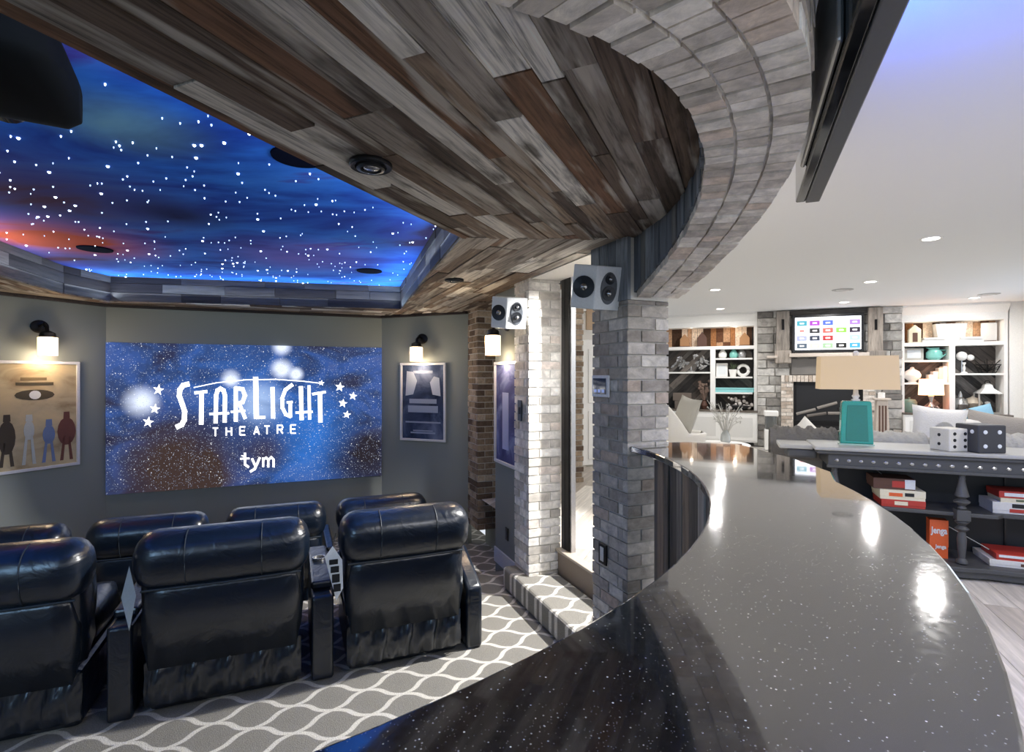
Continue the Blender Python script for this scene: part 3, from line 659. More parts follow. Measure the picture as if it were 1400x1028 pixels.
# ================================================================== POSTERS, SCONCES, SPEAKERS
def dmat(ax,ay,bx,by): return math.atan2(by-ay,bx-ax)
def poster(label,o2,rz,W_,Hh,paint):
    o=thing('framed_poster',label,'poster',o2,rz)
    t=.03
    for a in ((0,W_,Hh-t,Hh),(0,W_,0,t)): obj('frame_rail',B(a[0],a[1],-.03,0,a[2],a[3]),posterfr,o,bevel=.004)
    for a in ((0,t),(W_-t,W_)): obj('frame_rail',B(a[0],a[1],-.03,0,t,Hh-t),posterfr,o,bevel=.004)
    p=obj('print',B(t,W_-t,-.012,-.006,t,Hh-t),paint,o); return o,p
diagR=ANG_T-R(45); diagL=ANG_T+R(45)
# right diagonal wall
def onRD(s): return T(R1[0]+.7071*s,R1[1]-.7071*s)
def onLD(s): return T(L1[0]-.7071*s,L1[1]-.7071*s)
nR=T(-.7071,-.7071)*.004; nL=T(.7071,-.7071)*.004
dark=nebula('dark_blue_poster_print',3,[(.3,S('20263a')),(.5,S('3a4660')),(.7,S('6b7690'))],(1,1,1),0)
z=CAMZ+.16
p=onRD(.32)+nR; o,pp=poster('white-framed dark blue concert-style poster right of the screen',(p.x,p.y,CAMZ-.865),diagR,.70,1.04,dark)
for a in ((.14,.56,.5,.56),(.12,.58,.38,.47),(.2,.5,.9,.935),(.08,.62,.24,.26),(.16,.54,.1,.12),(.2,.5,.13,.145)): obj('lettering_band',B(a[0],a[1],-.014,-.012,a[2],a[3]),MATS.get('pale_blue_print') or plain('pale_blue_print','8d99b0',.7),o)
g=G(); g.prism([(.08,.6),(.2,.62),(.26,.8),(.2,.92),(.1,.93)],.012,.014,Matrix.Rotation(R(90),4,'X')); obj('palm_shape',g,MATS.get('pale_print') or plain('pale_print','aab4c6',.7),o); g=G(); g.prism([(.62,.6),(.5,.62),(.46,.78),(.52,.86),(.6,.84)],.012,.014,Matrix.Rotation(R(90),4,'X'))
obj('palm_shape',g,MATS['pale_print'],o)
# left diagonal wall
p=onLD(.30+.72)+nL; wz=nebula('tan_poster_print',2.5,[(.3,S('8d7a60')),(.5,S('b7a88a')),(.7,S('c9b690'))],(1,1,2),0)
o,pp=poster('white-framed tan vintage poster of four dark figures, left of the screen',(p.x,p.y,CAMZ-.975),diagL,.74,1.13,wz)
g=G(); RX=Matrix.Rotation(R(90),4,'X')
cols={'d':ink}
def blob(x,z,rx,rz,m,n=14):
    return G().prism([(x+rx*math.cos(2*PI*i/n),z+rz*math.sin(2*PI*i/n)) for i in range(n)],.0125,.0145,RX)
fig=[(.11,.36,.07,.17,'433a30'),(.29,.42,.045,.1,'b9bfbc'),(.46,.36,.055,.1,'6d7fa8'),(.62,.38,.085,.15,'6a3f38')]
for i,(x,zc,rx,rz_,c) in enumerate(fig):
    m=plain('print_figure_%d'%i,c,.8); g=blob(x,zc,rx,rz_,m); g.prism([(x-.03,zc-.05),(x-.01,zc-.05),(x-.03,.07),(x-.06,.07)],.0125,.0145,RX); g.prism([(x+.01,zc-.05),(x+.03,zc-.05),(x+.06,.07),(x+.03,.07)],.0125,.0145,RX)
    g.prism([(x-.03+.06*0,zc+rz_-.01),(x+.03,zc+rz_-.01),(x+.026,zc+rz_+.06),(x-.026,zc+rz_+.06)],.0125,.0145,RX); obj('printed_figure',g,m,o)
obj('printed_emblem',blob(.34,.78,.17,.055,ink),plain('print_dark','4a4334',.8),o); g=G().prism([(.34+.05*math.cos(2*PI*i/14),.78+.045*math.sin(2*PI*i/14)) for i in range(14)],.0145,.016,RX); obj('printed_dot',g,paperw,o)
g=G(); g.box(.18,.5,-.016,-.012,.88,.91); obj('printed_scroll',g,MATS['print_dark'],o); g=G(); g.box(.22,.44,-.016,-.012,.93,.96); obj('printed_scroll',g,plain('print_dark2','6b5b40',.8),o)
# side wall poster
nm=nebula('violet_blue_poster_print',2.5,[(.3,S('3a3a60')),(.5,S('5a5f8c')),(.65,S('9aa6cf')),(.8,S('4b4470'))],(1,1,1),0)
p=T(WC-.004,4.99); o,pp=poster('white-framed violet poster on the side wall behind the pale brick pillar',(p.x,p.y,CAMZ-.86),ANG_T-R(90),.60,1.0,nm)
obj('printed_column',G().box(.2,.36,-.0145,-.012,.15,.7),plain('pale_violet_print','a8b0d8',.7),o)
def sconce(label,loc,rz):
    o=thing('wall_sconce',label,'wall lamp',loc,rz,None); o.scale=(1.45,1.25,1.25)
    obj('backplate',G().lathe([(.055,0),(.055,.012),(.04,.02)],(0,0,0),18,Matrix.Translation((0,0,.11))@Matrix.Rotation(R(90),4,'X')),blackm,o,smooth=True)
    obj('arm',G().tube([(0,-.01,.11),(0,-.07,.13),(0,-.11,.1),(0,-.12,.05)],.012,8),blackm,o,smooth=True)
    obj('holder',G().lathe([(.03,0),(.05,.0),(.045,.035),(.02,.05)],(0,-.12,.02),14),blackm,o,smooth=True)
    g=G(); g.lathe([(.062,-.13),(.062,.015),(.045,.02),(.045,.016),(.056,.01),(.056,-.13)],(0,-.12,0),8); s=obj('glass_shade',g,sconceglass,o)
    obj('bulb',G().sphere((0,-.12,-.05),.022),bulbm,s)
    l=bpy.data.lights.new('sconce_lamp','POINT'); l.energy=5; l.color=(1,.80,.56); l.shadow_soft_size=.03; lo=bpy.data.objects.new('sconce_lamp',l); COL.objects.link(lo); lo.parent=o; lo.location=(0,-.12,-.17)
    l=bpy.data.lights.new('sconce_lamp','POINT'); l.energy=5; l.color=(1,.80,.56); l.shadow_soft_size=.03; lo=bpy.data.objects.new('sconce_lamp',l); COL.objects.link(lo); lo.parent=o; lo.location=(0,-.2,-.02)
    return o
p=onRD(.66)+nR*2; sconce('lit wall sconce with glass shade above the dark blue poster',(p.x,p.y,CAMZ+.355),diagR)
p=onLD(.30+.34)+nL*2; sconce('lit wall sconce with glass shade above the tan vintage poster',(p.x,p.y,CAMZ+.375),diagL)
p=T(WC-.008,4.68); sconce('lit wall sconce on the side wall below the farther white speaker',(p.x,p.y,CAMZ+.36),ANG_T-R(90))
def speaker(label,loc,rz,s=1,g_='white two-faced speakers on the brick pillars'):
    o=thing('wall_speaker',label,'speaker',loc,rz,None); o.scale=(s,s,s); o.rotation_euler=(0,0,0)
    Mt=Matrix.Rotation(rz,4,'Z')@Matrix.Rotation(R(12),4,'X')
    o.rotation_euler=Mt.to_euler()
    # wedge: wide face to -y, narrow angled face to -x side
    obj('cabinet',G().prism([(-.06,-.10),(.115,-.10),(.10,.07),(-.10,.07),(-.165,.0)],-.13,.13),spkw,o,bevel=.006)
    Mf=Matrix.Translation((.028,-.10,0))@Matrix.Rotation(R(90),4,'X')
    obj('baffle',G().lathe([(.055,0),(.055,.004),(.05,.006)],(0,0,0),24,Mf,1,1.75),plain('grey_baffle','5a6068',.5) if 'grey_baffle' not in MATS else MATS['grey_baffle'],o)
    for dz,r in ((.055,.032),(-.03,.044)):
        Mc=Matrix.Translation((.028,-.107,dz))@Matrix.Rotation(R(90),4,'X'); d=obj('driver',G().lathe([(r,0),(r,.004),(r*.85,.003),(r*.35,-.012*0+.0),(r*.35,.006),(r*.1,.012)],(0,0,0),20,Mc),cone,o,smooth=True); obj('dome',G().sphere((.028,-.112,dz),r*.42),silver,d,smooth='all')
    an=math.atan2(.10,-.105); nx,ny=-math.sin(math.atan2(.10,.105)),-math.cos(math.atan2(.10,.105))
    c=Vector((-.1125,-.05,0)); d2=Vector((-.69,-.72,0)); Mc=Matrix.Translation(c+d2*.002)@d2.to_track_quat('Z','Y').to_matrix().to_4x4()
    dr=obj('woofer',G().lathe([(.066,0),(.066,.006),(.056,.004),(.02,-.0),(.02,.006),(.008,.012)],(0,0,0),24,Mc,1.0,1.0),cone,o,smooth=True); obj('dome',G().lathe([(.022,.004),(.018,.01),(.006,.015)],(0,0,0),14,Mc),silver,dr,smooth=True)
    obj('bracket',B(-.02,.02,.06,.12,-.03,.03),blackm,o)
sc1=T(1.70,2.80); speaker('larger-looking white two-driver speaker high on the near brick pillar',(sc1.x+.02,sc1.y,CAMZ+.545),R(20),1)
sc2=T(1.70,4.14); speaker('smaller-looking white speaker high on the farther pale pillar',(sc2.x,sc2.y,CAMZ+.54),R(15),1)
# touch panel and outlet on the near pillar, switch plates on the far one
tp=thing('touch_panel','small white-framed touch panel on the near brick pillar','control panel',tuple(T(P2[0]-.004,P2[2]+.34,CAMZ-.07)),ANG_T-R(90))
ya=0; 
obj('frame',B(-.03,.16,-.018,0,-.065,.075),plain('white_panel_frame','dfe2ec',.3),tp,bevel=.006); obj('display',B(-.01,.14,-.021,-.018,-.045,.055),blackgl,tp); 
g=G(); 
for i in range(3): g.box(.005+i*.045,.035+i*.045,-.0225,-.021,-.035,-.015)
obj('icons',g,plain('panel_icons','7f8fc0',.4,emit=.6),tp)
ol=thing('power_outlet','black-framed pale outlet low on the near brick pillar above the counter','outlet',tuple(T(P2[0]-.004,P2[2]+.30,CAMZ-1.135)),ANG_T-R(90))
obj('plate',B(-.0,.09,-.012,0,-.06,.07),black,ol,bevel=.004); obj('insert',B(.025,.065,-.016,-.012,-.04,.05),socket,ol,bevel=.003)
sw=thing('switch_plate','dark switch plate on the shaded side of the pale brick pillar','switch',tuple(T(P1[0]-.004,P1[2]+.17,CAMZ-.3)),ANG_T-R(90))
obj('plate',B(-.04,.04,-.01,0,-.09,.09),plain('slate_plate','2b3444',.4),sw,bevel=.003); obj('toggle',B(-.012,.012,-.018,-.01,-.03,.03),black,sw)
ol=thing('power_outlet','small black outlet on the side wall above the baseboard','outlet',tuple(T(WC-.002,4.70,FT+.36)),ANG_T-R(90))
obj('plate',B(-.035,.035,-.01,0,-.06,.06),black,ol,bevel=.003); obj('insert',B(-.015,.015,-.014,-.01,-.035,.035),darkgrey,ol)
# projector hung in the tray, top left
pj=thing('projector','bulky black projector hanging under the starry ceiling, top left corner','projector',(-1.727,1.58,CAMZ+.90),R(30))
obj('housing',G().loft(-.32,.32,profile(0,.085,.3,.085,20,6),10,.05),plain('projector_black','060607',.9,spec=.12),pj,smooth='all'); obj('lens',G().lathe([(.07,0),(.07,.05),(.05,.06),(.045,.03)],(0,0,0),20,Matrix.Translation((.08,.28,.085))@Matrix.Rotation(R(-90),4,'X')),blackgl,pj,smooth=True)
obj('mount_pole',G().lathe([(.03,.16),(.03,MZ-CAMZ-.92),(.09,MZ-CAMZ-.92),(.09,MZ-CAMZ-.905)],(0,0,0),14),blackm,pj)
# recessed spots and in-ceiling discs of the soffit
def eyeball(label,p,z,r,rz=0):
    o=thing('recessed_spot',label,'ceiling light',(p[0],p[1],z))
    obj('trim_ring',G().lathe([(r*.72,0),(r*.74,-.006),(r*.95,-.008),(r,-.003),(r,.01),(r*.72,.01)],(0,0,0),28),blackm,o,smooth=True)
    obj('gimbal',G().lathe([(r*.68,.004),(r*.66,-.014),(r*.5,-.016),(r*.45,.0)],(0,0,0),24),black,o,smooth=True); obj('lamp_face',G().lathe([(r*.42,-.008),(r*.3,-.014),(r*.05,-.016)],(r*.05,0,0),20),silver,o,smooth=True)
def SP(px,py,Z): d=F*(Z-CAMZ)/(514-py); return ((px-700)/F*d,d)
eyeball('black-ringed recessed spot in the plank soffit near the starry ceiling edge',SP(507,226,TC-.012),TC-.014,.082)
eyeball('small dark recessed spot in the narrow plank soffit near the screen wall',SP(621,383,TC-.012),TC-.014,.082)
_p=T(1.99,3.14); eyeball('added small recessed spot under the doorway head beside the pale brick pillar',(_p.x,_p.y),TC-.012,.06)  # made-up fitting for the added pillar-face spot
for px,py,lb in ((408,214,'dark round ceiling speaker at the edge of the starry mural, near side'),(130,340,'dark round ceiling speaker in the starry mural, far left'),(505,370,'dark round ceiling speaker in the starry mural, far right')):
    p=SP(px,py,MZ); o=thing('ceiling_speaker',lb,'speaker',(p[0],p[1],MZ)); obj('grille',G().lathe([(.1,-.006),(.12,-.008),(.125,0)],(0,0,0),28),plain('navy_grille_%d'%px,'0a0e20',1,spec=.02),o); obj('rim',G().lathe([(.12,-.009),(.128,-.009),(.13,0)],(0,0,0),28),MATS['navy_grille_%d'%px],o)

# ================================================================== TELEVISION ON THE HEADER
p0=SP(1101,278,CAMZ+.69)
tv=thing('television','flat black television hung outside the curved brick header, seen edge-on from below','television',(p0[0],p0[1],CAMZ+.69),R(66.5))
# local +x points away from the camera; -y is the family-room side
obj('panel',B(-1.5,0,-.05,-.0,0,.60),plain('grey_bezel','55565a',.35),tv,bevel=.004)
blue=nebula('blue_tv_picture',2,[(.3,S('103fd0')),(.6,S('2a70ff')),(.8,S('5c9cff'))],(1,1,1),20)
obj('screen',B(-1.48,-.02,-.053,-.05,.03,.58),blue,tv)
obj('rear_housing',B(-1.49,-.004,.0,.035,.004,.5),blackgl,tv,bevel=.006); obj('rear_bracket',B(-1.1,-.35,.035,.05,.02,.3),silver,tv,bevel=.01)

# ================================================================== FAMILY ROOM WALL
HY=12.49
s0,s1,s2,s3=HX(912,HY)-.5,HX(1035,HY),HX(1232,HY),HX(1380,HY)
struct('wall_back',B(s0-.3,s3+1.5,HY+.45,HY+.55,0,FCZ),creamwall,rot=(0,0,ANG_H))
def z_(px,py,hy=HY): return HZ(HX(px,hy),hy,py)
# chimney breast
ch=struct('wall_chimney',B(s1,s2,HY-.06,HY+.45,0,FCZ),mortar,rot=(0,0,ANG_H))
random.seed(9)
z=0
fbx0,fbx1=HX(1069,HY-.1),HX(1199,HY-.1); fbz=z_(1120,513)
while z<FCZ-.02:
    hh=min(random.uniform(.11,.21),FCZ-z); x=s1
    while x<s2-.02:
        ln=min(random.uniform(.16,.42),s2-x)
        if s2-x-ln<.1: ln=s2-x
        mx_=x+ln/2
        if not (fbx0<x and x+ln<fbx1 and z+hh<fbz-.05): obj('stone',B(x+.006,x+ln-.006,HY-.085-random.random()*.04,HY-.05,z+.006,z+hh-.006),stonem,ch,bevel=.008,seg=1)
        x+=ln
    z+=hh
hy=HY-.14
# wood posts, mantel, header board
fp=thing('fireplace_mantel','grey reclaimed wood posts and mantel shelf around the wall television','mantel',tuple(H(0,0,0)),ANG_H)
for a,b_ in ((1061,1079),(1186,1206)): obj('post',B(HX(a,hy),HX(b_,hy),hy-.08,hy,z_(a,487),FCZ-.02),pervar('post_wood_%d'%a,[(0,S('8d857d')),(.5,S('a1978d'))],(30,30,3),.5),fp,bevel=.01)
for a,b_,lo,hi in ((1059,1081,497,480),(1184,1210,497,480)): obj('corbel',B(HX(a,hy),HX(b_,hy),hy-.14,hy,z_(a,lo),z_(a,hi)),MATS['post_wood_1061'],fp,bevel=.02)
obj('mantel_shelf',B(HX(1078,hy),HX(1186,hy),hy-.18,hy,z_(1100,488.5),z_(1100,483.5)),pinkbrick,fp,bevel=.01)
obj('header_board',B(HX(1079,hy),HX(1186,hy),hy-.03,hy+.02,z_(1100,433)+.02,FCZ-.02),greywood,fp)
for a,zc in ((1070,446),(1196,446)): obj('iron_strap',B(HX(a-1.7,hy),HX(a+1.7,hy),hy-.1,hy-.08,z_(a,452),z_(a,438)),blackm,fp)
obj('side_shelf',B(HX(1048,hy),HX(1062,hy),hy-.2,hy,z_(1055,490),z_(1055,487)),pinkbrick,fp,bevel=.005)
# brick surround
fpl=thing('fireplace','brick-framed fireplace with a black glass firebox and dark logs','fireplace',tuple(H(0,0,0)),ANG_H)
hs_=HY-.16
def brickwall(x0,x1,z0,z1,y0,par,mat,bl=.2,chh=.075,th=.05):
    z=z0;k=0
    while z<z1-.02:
        x=x0-(bl/2 if k%2 else 0)
        while x<x1-.01:
            a,b_=max(x,x0),min(x+bl,x1)
            if b_-a>.02: obj('brick',B(a,b_-.01,y0-random.random()*.004,y0+th,z,min(z+chh,z1)-.01),mat,par)
            x+=bl
        z+=chh;k+=1
zt=z_(1120,513,hs_); zl=z_(1120,522,hs_)
tanb=pervar('pale_surround_brick',[(0,S('cbbfb3')),(.4,S('b5a698')),(.7,S('d9d0c6'))],(20,20,20),.25,.9,.5)
obj('surround_core',B(HX(1068,hs_),HX(1085,hs_),hs_+.01,HY-.06,0,zt),mortar,fpl); obj('surround_core',B(HX(1180,hs_),HX(1198,hs_),hs_+.01,HY-.06,0,zt),mortar,fpl)
brickwall(HX(1068,hs_),HX(1085,hs_),0,zl,hs_,fpl,tanb); brickwall(HX(1180,hs_),HX(1198,hs_),0,zl,hs_,fpl,tanb)
x=HX(1068,hs_)
while x<HX(1198,hs_)-.02: obj('brick',B(x,min(x+.072,HX(1198,hs_))-.01,hs_-.02,HY-.05,zl,zt),tanb,fpl); x+=.072
obj('stone_slab',B(HX(1082,hs_),HX(1184,hs_),hs_+.02,HY-.05,zt+.01,z_(1120,490)),plain('grey_slab','77736f',.6,bump=.5,bscale=6),fpl,bevel=.01)
fx0,fx1=HX(1085,hs_),HX(1180,hs_)
obj('firebox',B(fx0,fx1,HY-.12,HY-.06,.0,zl),black,fpl); fr_=obj('firebox_frame',B(fx0,fx0+.05,HY-.16,HY-.12,.05,zl),blackm,fpl)
obj('frame_rail',B(fx0,fx1,HY-.16,HY-.12,zl-.07,zl),blackm,fpl); obj('frame_rail',B(fx1-.05,fx1,HY-.16,HY-.12,.05,zl),blackm,fpl); obj('grate_rail',B(fx0,fx1,HY-.17,HY-.12,z_(1100,580),z_(1100,574)),blackm,fpl)
for i in range(7):
    a=fx0+.25+i*.19; zb=z_(1100,568)+random.uniform(0,.18); obj('log',G().tube([(a-.2,HY-.15,zb),(a+.15,HY-.14,zb+random.uniform(-.1,.2))],.03,8),plain('ash_log_%d'%i,random.choice(['6d6762','8c8680','4a4542']),.9,bump=.8,bscale=20),fpl)
# TV over mantel
ty=hy-.05
wt=thing('television','wall television above the mantel showing rows of coloured app tiles','television',tuple(H(0,0,0)),ANG_H)
tx0,tx1,tz0,tz1=HX(1083,ty),HX(1181,ty),z_(1083,482,ty),z_(1083,431,ty)
obj('housing',B(tx0,tx1,ty-.03,ty+.03,tz0,tz1),black,wt,bevel=.006); obj('display',B(tx0+.05,tx1-.05,ty-.033,ty-.03,tz0+.05,tz1-.06),plain('tv_white_glow','f2f5ff',.5,emit=1.0),wt)
tw=(tx1-tx0-.1)/5; thh=(tz1-tz0-.11)/4.3
colr=['3f8fa0','8b2f9e','2a4bb0','f0f0f4','8e6be0','f4e6e4','15161a','d8463c','6fb03c','1f1626','8b90c4','1d2638','8e1f22','dfeede','8fd0ee','44505c','c9d8a0','7d9a78','10120f','3a86b8']
for i,c in enumerate(colr):
    rw,cl=divmod(i,5); a=tx0+.06+cl*tw+tw*.1; zt_=tz1-.13-rw*thh; zb=max(zt_-thh*.66,tz0+.052)
    t_=obj('app_tile',B(a,a+tw*.78,ty-.036,ty-.033,zb,zt_),plain('app_tile_%d'%i,c,.5,emit=.8),wt)
    if c not in('f0f0f4',): obj('tile_mark',B(a+tw*.22,a+tw*.56,ty-.0375,ty-.036,zb+(zt_-zb)*.35,zb+(zt_-zb)*.65),plain('tile_mark_%d'%i,'d04038' if i==5 else 'f2f2f2',.5,emit=.7),t_)
# bookcases -------------------------------------------------
def bookcase(label,x0,x1,ztop,zc,boards,verts,openings,name='bookcase'):
    o=thing(name,label,'bookcase',tuple(H(0,0,0)),ANG_H); yb=HY+.36
    obj('back_panel',B(x0,x1,yb,yb+.02,0,FCZ-.12),darkback,o); obj('side',B(x0,x0+.055,HY,yb,0,ztop),white,o); obj('side',B(x1-.055,x1,HY,yb,0,ztop),white,o)
    obj('frieze',B(x0,x1,HY-.01,yb,ztop-.09,FCZ-.0),white,o); obj('crown',G().prism([(0,0),(-.1,.14),(-.1,.18),(0,.18)],x0,x1,Matrix.Translation((0,HY-.01,FCZ-.18))@Matrix(((0,0,1,0),(1,0,0,0),(0,1,0,0),(0,0,0,1)))),white,o)
    for a,b_,zz,t in boards: obj('shelf',B(a,b_,HY+.005,yb,zz-t/2,zz+t/2),white,o,bevel=.003)
    for a,b_,za,zb in verts: obj('divider',B(a,b_,HY,yb,za,zb),white,o,bevel=.003)
    obj('counter',B(x0-.01,x1+.01,HY-.2,yb,zc-.035,zc),plain('brown_counter' if 'brown_counter' not in MATS else 'brown_counter2','5f564e',.4),o,bevel=.005)
    cb=obj('base_cabinet',B(x0,x1,HY-.17,yb,.08,zc-.036),white,o); n=3; ww=(x1-x0)/n
    for i in range(n):
        d=obj('door',B(x0+i*ww+.015,x0+(i+1)*ww-.015,HY-.19,HY-.17,.12,zc-.08),white,o,bevel=.003); obj('inset_panel',B(x0+i*ww+.09,x0+(i+1)*ww-.09,HY-.192,HY-.19,.19,zc-.15),plain('cabinet_inset','dedcd8',.5) if 'cabinet_inset' not in MATS else MATS['cabinet_inset'],d); 
    def backer(poly,ang,mat,wr,lr):
        def pl(q,a,b_,m,par):
            c,s=math.cos(ang),math.sin(ang)
            oo=obj('plank',G().prism(q,a,b_),m,par); oo.matrix_local=Matrix.Translation((0,yb,0))@Matrix.Rotation(R(90),4,'X')@Matrix.Rotation(ang,4,'Z')
        planks(poly,ang,wr,lr,.002,.018,mat,o,-.01,.003,plane=pl)
    for a,b_,za,zb,ang,mat in openings: backer([(a,za),(b_,za),(b_,zb),(a,zb)],R(ang),mat,(.09,.16),(.5,1.4))
    return o
random.seed(4)
X=lambda px:HX(px,HY)
zc=z_(1000,560.5); zsh={}
lx0,lx1=X(913)-.35,X(1035)
ZT=z_(1000,445)
bookcase('white built-in bookcase with plank backs left of the stone chimney',lx0,lx1,ZT+.07,zc,
 [(lx0,lx1,z_(1000,475),.07),(X(922)-.3,X(971),z_(950,509.5),.035),(X(977),X(1029),z_(1000,490.5),.035),(X(977),X(1029),z_(1000,516),.035),(X(977),X(1029),z_(1000,537.5),.035)],
 [(X(971),X(978),zc,z_(1000,475))],
 [(X(918)-.3,X(1029),z_(1000,472),ZT,90,warmwood),(X(918)-.3,X(971),z_(950,508),z_(950,478),45,greywood),(X(918)-.3,X(971),zc,z_(950,511),45,greywood),(X(978),X(1029),z_(1000,489),z_(1000,478),-45,greywood),(X(978),X(1029),z_(1000,515),z_(1000,492),-45,greywood),(X(978),X(1029),z_(1000,536),z_(1000,518),-45,greywood),(X(978),X(1029),zc,z_(1000,539),-45,greywood)])
rx0,rx1=X(1232),X(1378); zc2=z_(1300,565)
bookcase('white built-in bookcase with plank backs right of the stone chimney',rx0,rx1,z_(1300,437)+.07,zc2,
 [(rx0,rx1,z_(1300,470),.07),(X(1235),X(1299),z_(1265,493.5),.035),(X(1235),X(1299),z_(1265,524.5),.035),(X(1306),X(1374),z_(1340,511.5),.035)],
 [(X(1298),X(1306),zc2,z_(1300,470))],
 [(rx0,rx1,z_(1300,467),z_(1300,438),90,warmwood),(X(1235),X(1299),z_(1265,492),z_(1265,472),45,greywood),(X(1235),X(1299),z_(1265,523),z_(1265,495),45,greywood),(X(1235),X(1299),zc2,z_(1265,526),45,greywood),(X(1306),X(1374),z_(1340,510),z_(1340,472),-45,greywood),(X(1306),X(1374),zc2,z_(1340,513),-45,greywood)])
# puck lamps in the top bays
for px in (945,1005,1262,1345): lamp('shelf_lamp','POINT',tuple(H(X(px),HY+.12,z_(px,448))),.8,(1,.82,.62),.03)
# --- ornaments on the shelves
YS=HY+.17
def orn(name,label,cat,px,zz,group=None,y=YS): return thing(name,label,cat,tuple(H(HX(px,y),y,zz)),ANG_H,group)
def lat(o,name,prof,mat,n=14,c=(0,0,0),**k): return obj(name,G().lathe(prof,c,n),mat,o,smooth=True,**k)
sL1=z_(1000,490.5)+.018; sL2=z_(1000,516)+.018; sL3=z_(1000,537.5)+.018; sLa=z_(950,509.5)+.018; sLt=z_(1000,475)+.036
jar=[(.05,0),(.085,.03),(.09,.1),(.06,.15),(.035,.17),(.045,.19),(.0,.2)]
for px,m,lb in ((988,glassw,'small white lidded jar on the upper shelf of the left bookcase'),(1003,tealp,'small pale teal jar on the upper shelf of the left bookcase'),(1014,silver,'small silver jar on the upper shelf of the left bookcase')):
    o=orn('lidded_jar',lb,'jar',px,sL1,'jars on the left bookcase'); lat(o,'body',jar[:5],m); lat(o,'lid',[(.05,.17),(.04,.2),(.012,.21),(.015,.23)],m)
o=orn('picture_frame','small white picture frame on the left bookcase beside the white pot','picture frame',987,sL2); obj('frame',B(-.12,.12,-.02,.02,0,.3),white,o,bevel=.01); obj('mat_board',B(-.08,.08,-.023,-.02,.05,.25),paperw,o)
o=orn('potted_plant','small green plant in a white pot on the left bookcase','plant',1002,sL2); lat(o,'pot',[(.06,0),(.09,.16),(.08,.16)],glassw)
g=G()
for i in range(26):
    a=random.uniform(0,6.28); d=Vector((math.cos(a),math.sin(a)*.6,random.uniform(.6,1.8))).normalized()*random.uniform(.1,.2); b=Vector((0,0,.15)); s=Vector((-d.y,d.x,0)).normalized()*.018; g.add([b,b+d*.6+s,b+d,b+d*.6-s],[(0,1,2,3)])
obj('foliage',g,olive,o)
o=orn('wreath','white ring-shaped ornament with a dark centre on the left bookcase','ornament',1016,sL2)
obj('ring',G().tube([(.11*math.cos(2*PI*i/16),0,.14+.11*math.sin(2*PI*i/16)) for i in range(17)],.035,8),glassw,o,smooth='all'); obj('foot',B(-.05,.05,-.03,.03,0,.02),glassw,o)
o=orn('flat_box','long aqua box lying on the left bookcase lower right shelf','box',1002,sL3); obj('body',B(-.42,.42,-.1,.1,0,.07),aqua,o,bevel=.006); obj('lid',B(-.43,.43,-.11,.11,.07,.1),aqua,o,bevel=.006)
o=orn('ornament_pile','heap of white and pink blossom shapes in the lowest right bay of the left bookcase','flowers',1012,zc); g=G()
for i in range(22): g.sphere((random.uniform(-.25,.25),random.uniform(-.1,.06),random.uniform(.04,.3)),random.uniform(.025,.05),7,5)
obj('blossoms',g,plain('pink_white_blossom','d8cfc8',.8),o,smooth=True); lat(o,'bowl',[(.1,0),(.2,.05),(.24,.1)],darkgrey)
o=orn('leaf_sculpture','silver leafy sculpture in the upper left bay of the left bookcase','ornament',945,sLa); g=G()
for i in range(34):
    a=random.uniform(-.1,3.24); r=random.uniform(.08,.38); c=Vector((r*math.cos(a)*1.1,random.uniform(-.08,.08),.1+r*math.sin(a)*.85)); d=Vector((random.gauss(0,1),random.gauss(0,.4),random.gauss(0,1))).normalized()*.07; s=Vector((-d.z,0,d.x))*.4; g.add([c-d,c+s,c+d,c-s,],[(0,1,2,3)]); g.sphere(c,.02,6,4)
obj('leaves',g,silver,o); lat(o,'stand',[(.12,0),(.1,.03),(.02,.05),(.015,.12)],silver)
o=orn('wooden_chest','brown wooden box stack behind the white armchair on the left bookcase','box',938,zc); obj('drawer_box',B(-.24,.24,-.12,.12,.0,.18),plain('taupe_wood','6d6158',.7),o,bevel=.01); obj('upper_box',B(-.28,.12,-.12,.12,.18,.36),MATS['taupe_wood'],o,bevel=.01); obj('knob',G().sphere((-.06,-.13,.27),.02),blackm,o)
o=orn('dried_flowers','dried brown flower bunch in a vase on the left bookcase counter','flowers',963,zc); lat(o,'vase',[(.05,0),(.08,.08),(.04,.18),(.05,.2)],brown); g=G()
for i in range(20): a=random.uniform(-1,1); g.tube([(0,0,.18),(a*.12,random.uniform(-.08,.08),.3+random.random()*.3)],.006,4); g.sphere((a*.12,0,.36+random.random()*.28),.03,6,4)
obj('stems',g,plain('mauve_brown','8a7468',.9),o)
for px,zz,lb,sz in ((936,sLt,'wooden letter block at the left of the left bookcase top bay',.3),(960,sLt,'dark small figure in the left bookcase top bay',.34),(1018,sLt,'tan wooden house shape at the right of the left bookcase top bay',.3)):
    o=orn('wooden_ornament',lb,'ornament',px,zz,'ornaments in the top bay'); obj('body',G().prism([(-.1,0),(.1,0),(.1,sz*.6),(0,sz),(-.1,sz*.6)],-.03,.03,Matrix.Rotation(R(90),4,'X')),brown if px==960 else plain('tan_wood_%d'%px,'b98a60',.7),o,bevel=.006); obj('base',B(-.12,.12,-.05,.05,-.0,.02),brown,o)
